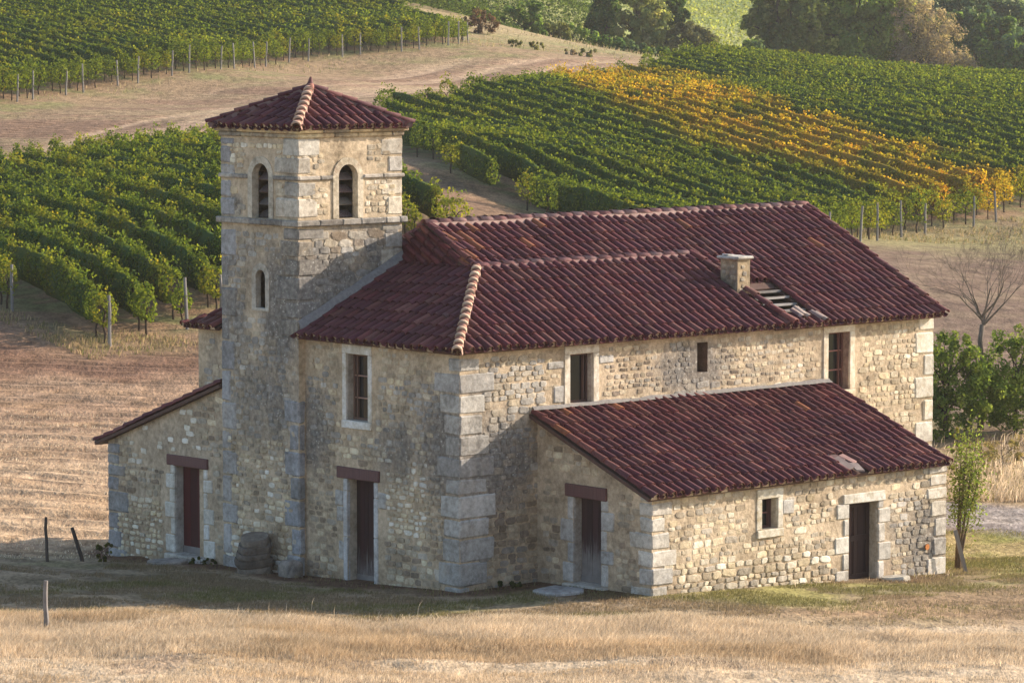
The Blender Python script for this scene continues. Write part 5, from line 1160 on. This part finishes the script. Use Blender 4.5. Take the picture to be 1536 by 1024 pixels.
for i, (x, y, s, lb) in enumerate([(.1, 266, .5, 'small grey green shrub on the grassy rise nearest the brown bush'), (1.6, 265, .62, 'middle grey green shrub on the grassy rise'), (4.1, 262, .45, 'small brownish shrub on the grassy rise nearest the track'), (5.2, 261, .6, 'right hand grey green shrub on the grassy rise')]):
    leafy('small_shrub', x, y, lb, 'shrub', [(0, 0, .45 * s, 1.0 * s, .9 * s, .6 * s), (.5 * s, 0, .4 * s, .7 * s, .6 * s, .5 * s)], 420, .16, [(.22, .22, .11), (.26, .25, .13), (.18, .19, .10)] if i != 2 else PINKB, 70 + i, (.03, .2), 'low shrubs on the grassy rise')
# right of the house
GB = [(.12, .18, .048), (.15, .215, .055), (.095, .15, .045), (.20, .26, .07)]
leafy('green_bush', 11.85, 101.5, 'dark green leafy bush behind the lean-to with a bright top', 'bush', [(0, 0, 1.9, 1.15, 1, .85), (-.75, .1, 1.3, .95, .9, .95), (.75, .1, 1.25, .95, .9, .95), (-.2, -.2, .75, 1.1, .9, .75), (.2, .1, 2.45, .8, .7, .45)], 13500, .08, GB, 80, (.07, .6))
leafy('green_bush', 13.9, 102.5, 'dark green leafy bush under the bare tree at the right edge', 'bush', [(0, 0, 1.8, 1.15, 1, .9), (.85, .1, 1.4, 1.0, .9, .95), (-.7, -.1, 1.15, .95, .8, .9), (.3, 0, 2.5, .9, .7, .5), (.1, -.1, .8, 1.1, .9, .7)], 13500, .08, GB, 81, (.07, .7))
t = MB(); rr = random.Random(14); root = empty('bare_tree', (13.0, 103.0, h1(13.0, 103.0))); root.scale = (1.12, 1.12, 1.12); tag(root, 'leafless grey tree with spreading twigs above the green bushes', 'tree')
BC = (.22, .18, .145, 0); t.tube([(0, 0, -.3), (.05, 0, 1.2), (-.03, 0, 2.2), (.02, 0, 2.6)], [.10, .08, .065, .06], 8, BC); t.build('trunk', M_BARK, root, True)
t = MB()
for k in range(8):
    a = 2 * PI * k / 8 + rr.uniform(-.3, .3); d = (math.cos(a) * .75, math.sin(a) * .6, rr.uniform(.75, 1.25)); branch_tree(t, (.02, 0, 2.55 + .04 * k), d, rr.uniform(.6, .85), .030, 6, rr, .62, BC, .05, 3, (2, 3), .77, .0028)
t.build('crown', M_BARK, root, False)
leafy('yellow_sapling', 11.45, 95.6, 'thin yellow green sapling beside the end wall of the house', 'sapling', [(0, 0, .55, .16, .16, .5), (.05, 0, 1.05, .12, .12, .35)], 420, .06, [(.22, .22, .05), (.26, .24, .06), (.16, .18, .04)], 82, (.015, .4))
for i, (x, y, s, lb) in enumerate([(12.15, 97.2, .9, 'pale dry bush below the green bushes nearest the house'), (12.9, 97.6, .75, 'pale dry bush below the bare tree'), (13.6, 98.2, .7, 'pale dry bush at the right edge of the picture')]):
    leafy('dry_bush', x, y, lb, 'bush', [(0, 0, .4 * s, .55 * s, .5 * s, .45 * s), (.35 * s, 0, .35 * s, .4 * s, .4 * s, .4 * s)], 1300, .055, [(.26, .22, .12), (.20, .18, .09), (.30, .25, .15)], 84 + i, (.015, .15), 'dry bushes along the road verge', aspect=.5)
r0 = empty('slender_tree', (9.86, 81.9, h1(9.86, 81.9))); tag(r0, 'slender olive green tree with several stems at the lean-to end', 'tree')
rng = np.random.default_rng(90); t = MB(); C = []
for k in range(6):
    a = k * 1.05; p = [(0.04 * math.cos(a), .04 * math.sin(a), -.2)]
    for i in range(1, 7): f = i / 6; p.append((.04 * math.cos(a) + (.10 + .30 * math.cos(a) * .6) * f ** 1.4 + .18 * f, .25 * math.sin(a) * f ** 1.3, 2.75 * f * (.82 + .06 * k)))
    t.tube(p, [.034, .03, .026, .02, .016, .011, .006], 6, (.17, .12, .08, 0))
    for i in range(3, 7):
        q = np.array(p[i]); m = 150 if i < 6 else 90; C.append(q + rng.normal(0, 1, (m, 3)) * np.array([.15, .16, .19]))
t.build('trunk', M_BARK, r0, True)
C = np.concatenate(C); N = rng.normal(0, 1, C.shape) + np.array([.2, 0, .3]); N /= np.linalg.norm(N, axis=1, keepdims=True); V_, F_ = leaf_quads(C, N, .075 * rng.uniform(.6, 1.3, len(C)), rng, .1, .6)
link(np_mesh('crown', V_, F_, np.repeat(np.array(OLIVE + G_MID[:2])[rng.integers(0, 5, len(C))] * rng.uniform(.7, 1.2, (len(C), 1)), 4, 0), M_TREE), 'crown', r0)
leafy('weed_clump', -9.05, 82.0, 'small green weed clump at the corner of the low wing', 'weed', [(0, 0, .16, .22, .2, .22), (.12, 0, .3, .1, .1, .14)], 420, .06, [(.10, .12, .035), (.13, .14, .04), (.08, .10, .03)], 91, (.008, .1))
for i, (a, b, lb) in enumerate([(-.45, 8.2, 'green weeds beside the threshold of the dark red door'), (1.0, -.35, 'green weeds at the foot of the front corner of the house')]):
    X, Y = H2W(a, b); leafy('weed_clump', X, Y, lb, 'weed', [(0, 0, .06, .26, .16, .10), (.2, .05, .05, .16, .12, .08)], 420, .05, [(.06, .085, .025), (.08, .10, .03), (.05, .07, .02)], 92 + i, (.006, .05))
# ------------------------------------------------------------------ grass
def blades(name, label, X, Y, h, w, cols, seed, lean=.35, bend=.4):
    n = len(X); rng = np.random.default_rng(seed); Z = H(X, Y); P = np.stack([X, Y, Z - .01], -1); a = rng.uniform(0, 2 * PI, n); D = np.stack([np.cos(a), np.sin(a), np.zeros(n)], -1)
    wd = np.array([.35, -.1, 0]); L = (D * rng.uniform(.0, lean, (n, 1)) + wd * lean * .6); b = rng.uniform(0, 2 * PI, n); S = np.stack([np.cos(b), np.sin(b), np.zeros(n)], -1) * (w * rng.uniform(.7, 1.4, n))[:, None] * .5
    hh = h[:, None]; up = np.array([0, 0, 1.])
    M = P + (up * .55 + L * .35) * hh; T = P + (up + L * (1 + bend)) * hh * np.array([1, 1, .92])
    V = np.stack([P - S, P + S, M + S * .75, M - S * .75, T], 1).reshape(-1, 3); i = np.arange(n)[:, None] * 5
    F = np.concatenate([i + np.array([[0, 1, 2]]), i + np.array([[0, 2, 3]]), i + np.array([[3, 2, 4]])], 0)
    c = cols if len(np.shape(cols)) == 2 and len(cols) == n else np.array(cols)[rng.integers(0, len(cols), n)]; c = c * rng.uniform(.75, 1.25, (n, 1))
    o = link(np_mesh(name, V, F, np.repeat(c, 5, 0), M_GRASS), name); tag(o, label, 'grass', None, 'stuff'); return o
STRAW = [(.64, .54, .40), (.70, .60, .46), (.57, .47, .34), (.73, .64, .50), (.50, .40, .28)]
rng = np.random.default_rng(7); n = 400000
Y = rng.uniform(61.5, 73.2, n); X = rng.uniform(-1, 1, n) * (.139 * Y + 1.2); cl = fbm(X * .55, Y * .9, 201, 3); edge = 72.4 - .25 * np.clip(X - 2, 0, 9) + (fbm(X * .3, Y * 0, 203) - .5) * 1.5
tall = np.clip((Y - 66.6) / 1.6, 0, 1) * np.clip((edge - Y) / .8, 0, 1); dens = .42 + .58 * tall; dens *= np.clip((edge + .4 - Y) / .6, 0, 1); dens *= np.where(tall > .3, 1, np.clip((cl - .36) * 7, .12, 1))
k = rng.random(n) < dens; X, Y, cl, tall = X[k], Y[k], cl[k], tall[k]
h = (.06 + .07 * cl + tall * (.09 + .07 * cl)) * rng.uniform(.6, 1.35, len(X)); print('grass', len(X))
pt = fbm(X * .8, Y * 1.3, 301, 4); pb = fbm(X * .25, Y * .5, 305, 3); h = h * (.5 + .75 * pt)
gc = np.array(STRAW)[rng.integers(0, len(STRAW), len(X))] * (.72 + .55 * pt)[:, None] * (1 - np.clip((pb - .52) * 3, 0, .25)[:, None] * np.array((.5, .7, 1.0)))
blades('dry_grass', 'pale straw coloured dry grass across the foreground bank', X, Y, h, np.full(len(X), .0085), gc, 8, .7)
n = 150; X = rng.uniform(-9.5, 9.5, n); Y = rng.uniform(69.5, 73.0, n); blades('tall_grass', 'scattered tall thin grass stalks on the edge of the shade', X, Y, rng.uniform(.16, .42, n) ** 1.0, np.full(n, .008), STRAW, 9, .25, .25)
n = 190000; Y = rng.uniform(71.4, 84.0, n); X = rng.uniform(-1, 1, n) * (.139 * Y + .6); a = (X - ORIGIN.x) * U.x + (Y - ORIGIN.y) * U.y; b = (X - ORIGIN.x) * V.x + (Y - ORIGIN.y) * V.y
ins = ((a > -.35) & (b > -.3) & (a < 14.6)) | ((a > 1.95) & (a < 11.3) & (b > -3.62)); g = fbm(X * .5 + 9, Y * .8, 61); cl = fbm(X * .9, Y * 1.1, 211, 3)
bare = ((a > -1.2) & (b > -1.1) & (a < 2.0)) | (np.minimum(np.abs(X - 5), 2) < 0); k = ~ins & (cl > .38) & ~(bare & (rng.random(n) < .93)) & ~((Y > 82.8) & (X < -8)) & ~((Y > 78.6 + np.clip(-8.9 - X, 0, 9) * .25) & (X < -8.9))
greener = np.clip((a - 3) / 3, 0, 1)  # turf blades mix in more green further along the front
k &= rng.random(n) < np.where((b < -6.5) & (X > 1), .25, .8)
X, Y, g, cl, greener = X[k], Y[k], g[k], cl[k], greener[k]; f = np.clip((g - .44) * 5 + greener * .2, 0, 1)[:, None]
cols = np.array((.26, .205, .13)) * (1 - f) + np.array((.18, .175, .07)) * f; blades('turf', 'short worn turf on the trodden ground round the house', X, Y, (.035 + .055 * cl) * rng.uniform(.6, 1.5, len(X)), np.full(len(X), .012), cols, 10, .6)
# straw stubble catching the light on the field and the verges
def strew(name, label, poly, n, h, cols, seed, dens=None, w=.02):
    rng = np.random.default_rng(seed); p = np.array(poly); X = rng.uniform(p[:, 0].min(), p[:, 0].max(), n); Y = rng.uniform(p[:, 1].min(), p[:, 1].max(), n)
    k = in_poly(X, Y, poly) & (np.abs(X) < .139 * Y + 1); cl = fbm(X * .5, Y * .9, seed, 3); k &= rng.random(n) < np.clip((cl - .40) * 5, .05, 1)
    k &= ~in_poly(X, Y, POLY_TRACK) | (name != 'rise_grass')
    X, Y = X[k], Y[k]; return blades(name, label, X, Y, h * rng.uniform(.5, 1.5, len(X)), np.full(len(X), w), cols, seed + 1, .6)
strew('field_stubble', 'thin straw stubble on the near part of the ploughed field', [(-16, 77.5), (-8.6, 84.5), (-7.2, 84), (-3, 100), (-3, 106), (-16, 106)], 26000, .055, STRAW, 220)
strew('verge_grass', 'dry verge grass along the far side of the gravel road', [(9, 92.5), (16, 91), (18, 101), (9, 101)], 26000, .28, STRAW[:4] + [(.30, .26, .12)], 230, w=.018)
strew('road_lawn', 'short green grass between the lean-to end and the road', [(9.3, 80), (15, 79), (15, 84.5), (11.5, 87.5), (9.6, 88.5)], 24000, .05, [(.17, .19, .05), (.22, .22, .07), (.32, .28, .12)], 232, w=.014)
q = [H2W(*p) for p in ((2.2, -3.5), (11.2, -3.5), (11.2, -4.1), (2.2, -4.2))]
strew('wall_weeds', 'dry weeds and grass along the foot of the lean-to wall', q, 2600, .16, STRAW[:3] + [(.26, .25, .09), (.20, .20, .07)], 244, w=.013)
q = [H2W(*p) for p in ((-.1, -.1), (-.1, 4.8), (-.7, 4.8), (-.8, -.6), (2.0, -.5), (2.0, -.1))]
strew('shade_weeds', 'thin weeds on bare earth along the shaded house wall', q, 1100, .12, [(.22, .20, .10), (.16, .17, .06), (.30, .24, .15)], 246, w=.013)
strew('slope_grass', 'grass tufts at the foot of the vine rows on the right', [(17, 164), (30, 172), (30, 180), (17, 172), (13, 160)], 12000, .16, [(.30, .25, .13), (.20, .20, .08), (.38, .30, .17)], 234, w=.04)
strew('field_edge_grass', 'dry grass on the bank between ploughed field and vines', [(-20, 126), (-13, 114.5), (-8, 118), (-3, 120), (-3, 126), (-9, 124), (-13, 119)], 20000, .16, [(.34, .27, .15), (.22, .21, .09), (.42, .32, .19)], 236, w=.03)
strew('rise_grass', 'dry grass on the crest beside the dirt track', [(-6, 252), (9, 272), (14, 285), (6, 296), (-3, 280), (-30, 214), (-30, 200)], 13000, .24, [(.38, .33, .20), (.44, .36, .23), (.30, .29, .14)], 238, w=.05)
# ------------------------------------------------------------------ light, air, camera
world = bpy.data.worlds.new("World"); SC.world = world; world.use_nodes = True; nt = world.node_tree; bg = nt.nodes['Background']
sky = nt.nodes.new('ShaderNodeTexSky'); sky.sky_type = 'NISHITA'; sky.sun_disc = False; sky.sun_elevation = math.radians(SUN_EL); sky.sun_rotation = math.atan2(SUN.x, SUN.y); sky.air_density = 1.0; sky.dust_density = 1.2; sky.ozone_density = 1.0
nt.links.new(sky.outputs[0], bg.inputs[0]); bg.inputs[1].default_value = SKY_STR
ld = bpy.data.lights.new('sun', 'SUN'); ld.energy = SUN_STR; ld.angle = math.radians(.5); ld.color = (1.0, .86, .71); lo = bpy.data.objects.new('sun', ld); COL.objects.link(lo)
e = math.radians(SUN_EL); to = Vector((SUN.x * math.cos(e), SUN.y * math.cos(e), math.sin(e))); lo.rotation_euler = (-to).to_track_quat('-Z', 'Y').to_euler(); lo.location = (40, 60, 60)
if HAZE > 0:
    m = MB(); m.box((-340, -60, -30), (340, 690, 75)); t = NT('air'); pv = t.n('ShaderNodeVolumePrincipled'); pv.inputs['Density'].default_value = HAZE; pv.inputs['Color'].default_value = (.93, .93, .92, 1); pv.inputs['Anisotropy'].default_value = .35
    t.t.links.new(pv.outputs[0], t.out.inputs['Volume']); o = m.build('haze', t.m); tag(o, 'thin pale haze over the valley', 'haze', None, 'stuff')
cd = bpy.data.cameras.new('camera'); cd.sensor_width = 36; cd.lens = 36 * 5600 / 1536; cd.clip_end = 3000; cd.clip_start = 1; co = bpy.data.objects.new('camera', cd); COL.objects.link(co)
co.location = (0, 0, CAM_Z); co.rotation_euler = (math.radians(90 - PITCH), 0, 0); SC.camera = co
SC.view_settings.view_transform = 'Standard'; SC.view_settings.look = 'None'; SC.view_settings.gamma = 1; SC.view_settings.use_curve_mapping = False; SC.view_settings.exposure = EXPO
SC.cycles.max_bounces = 6; SC.cycles.diffuse_bounces = 3; SC.cycles.transmission_bounces = 4; SC.cycles.volume_bounces = 1
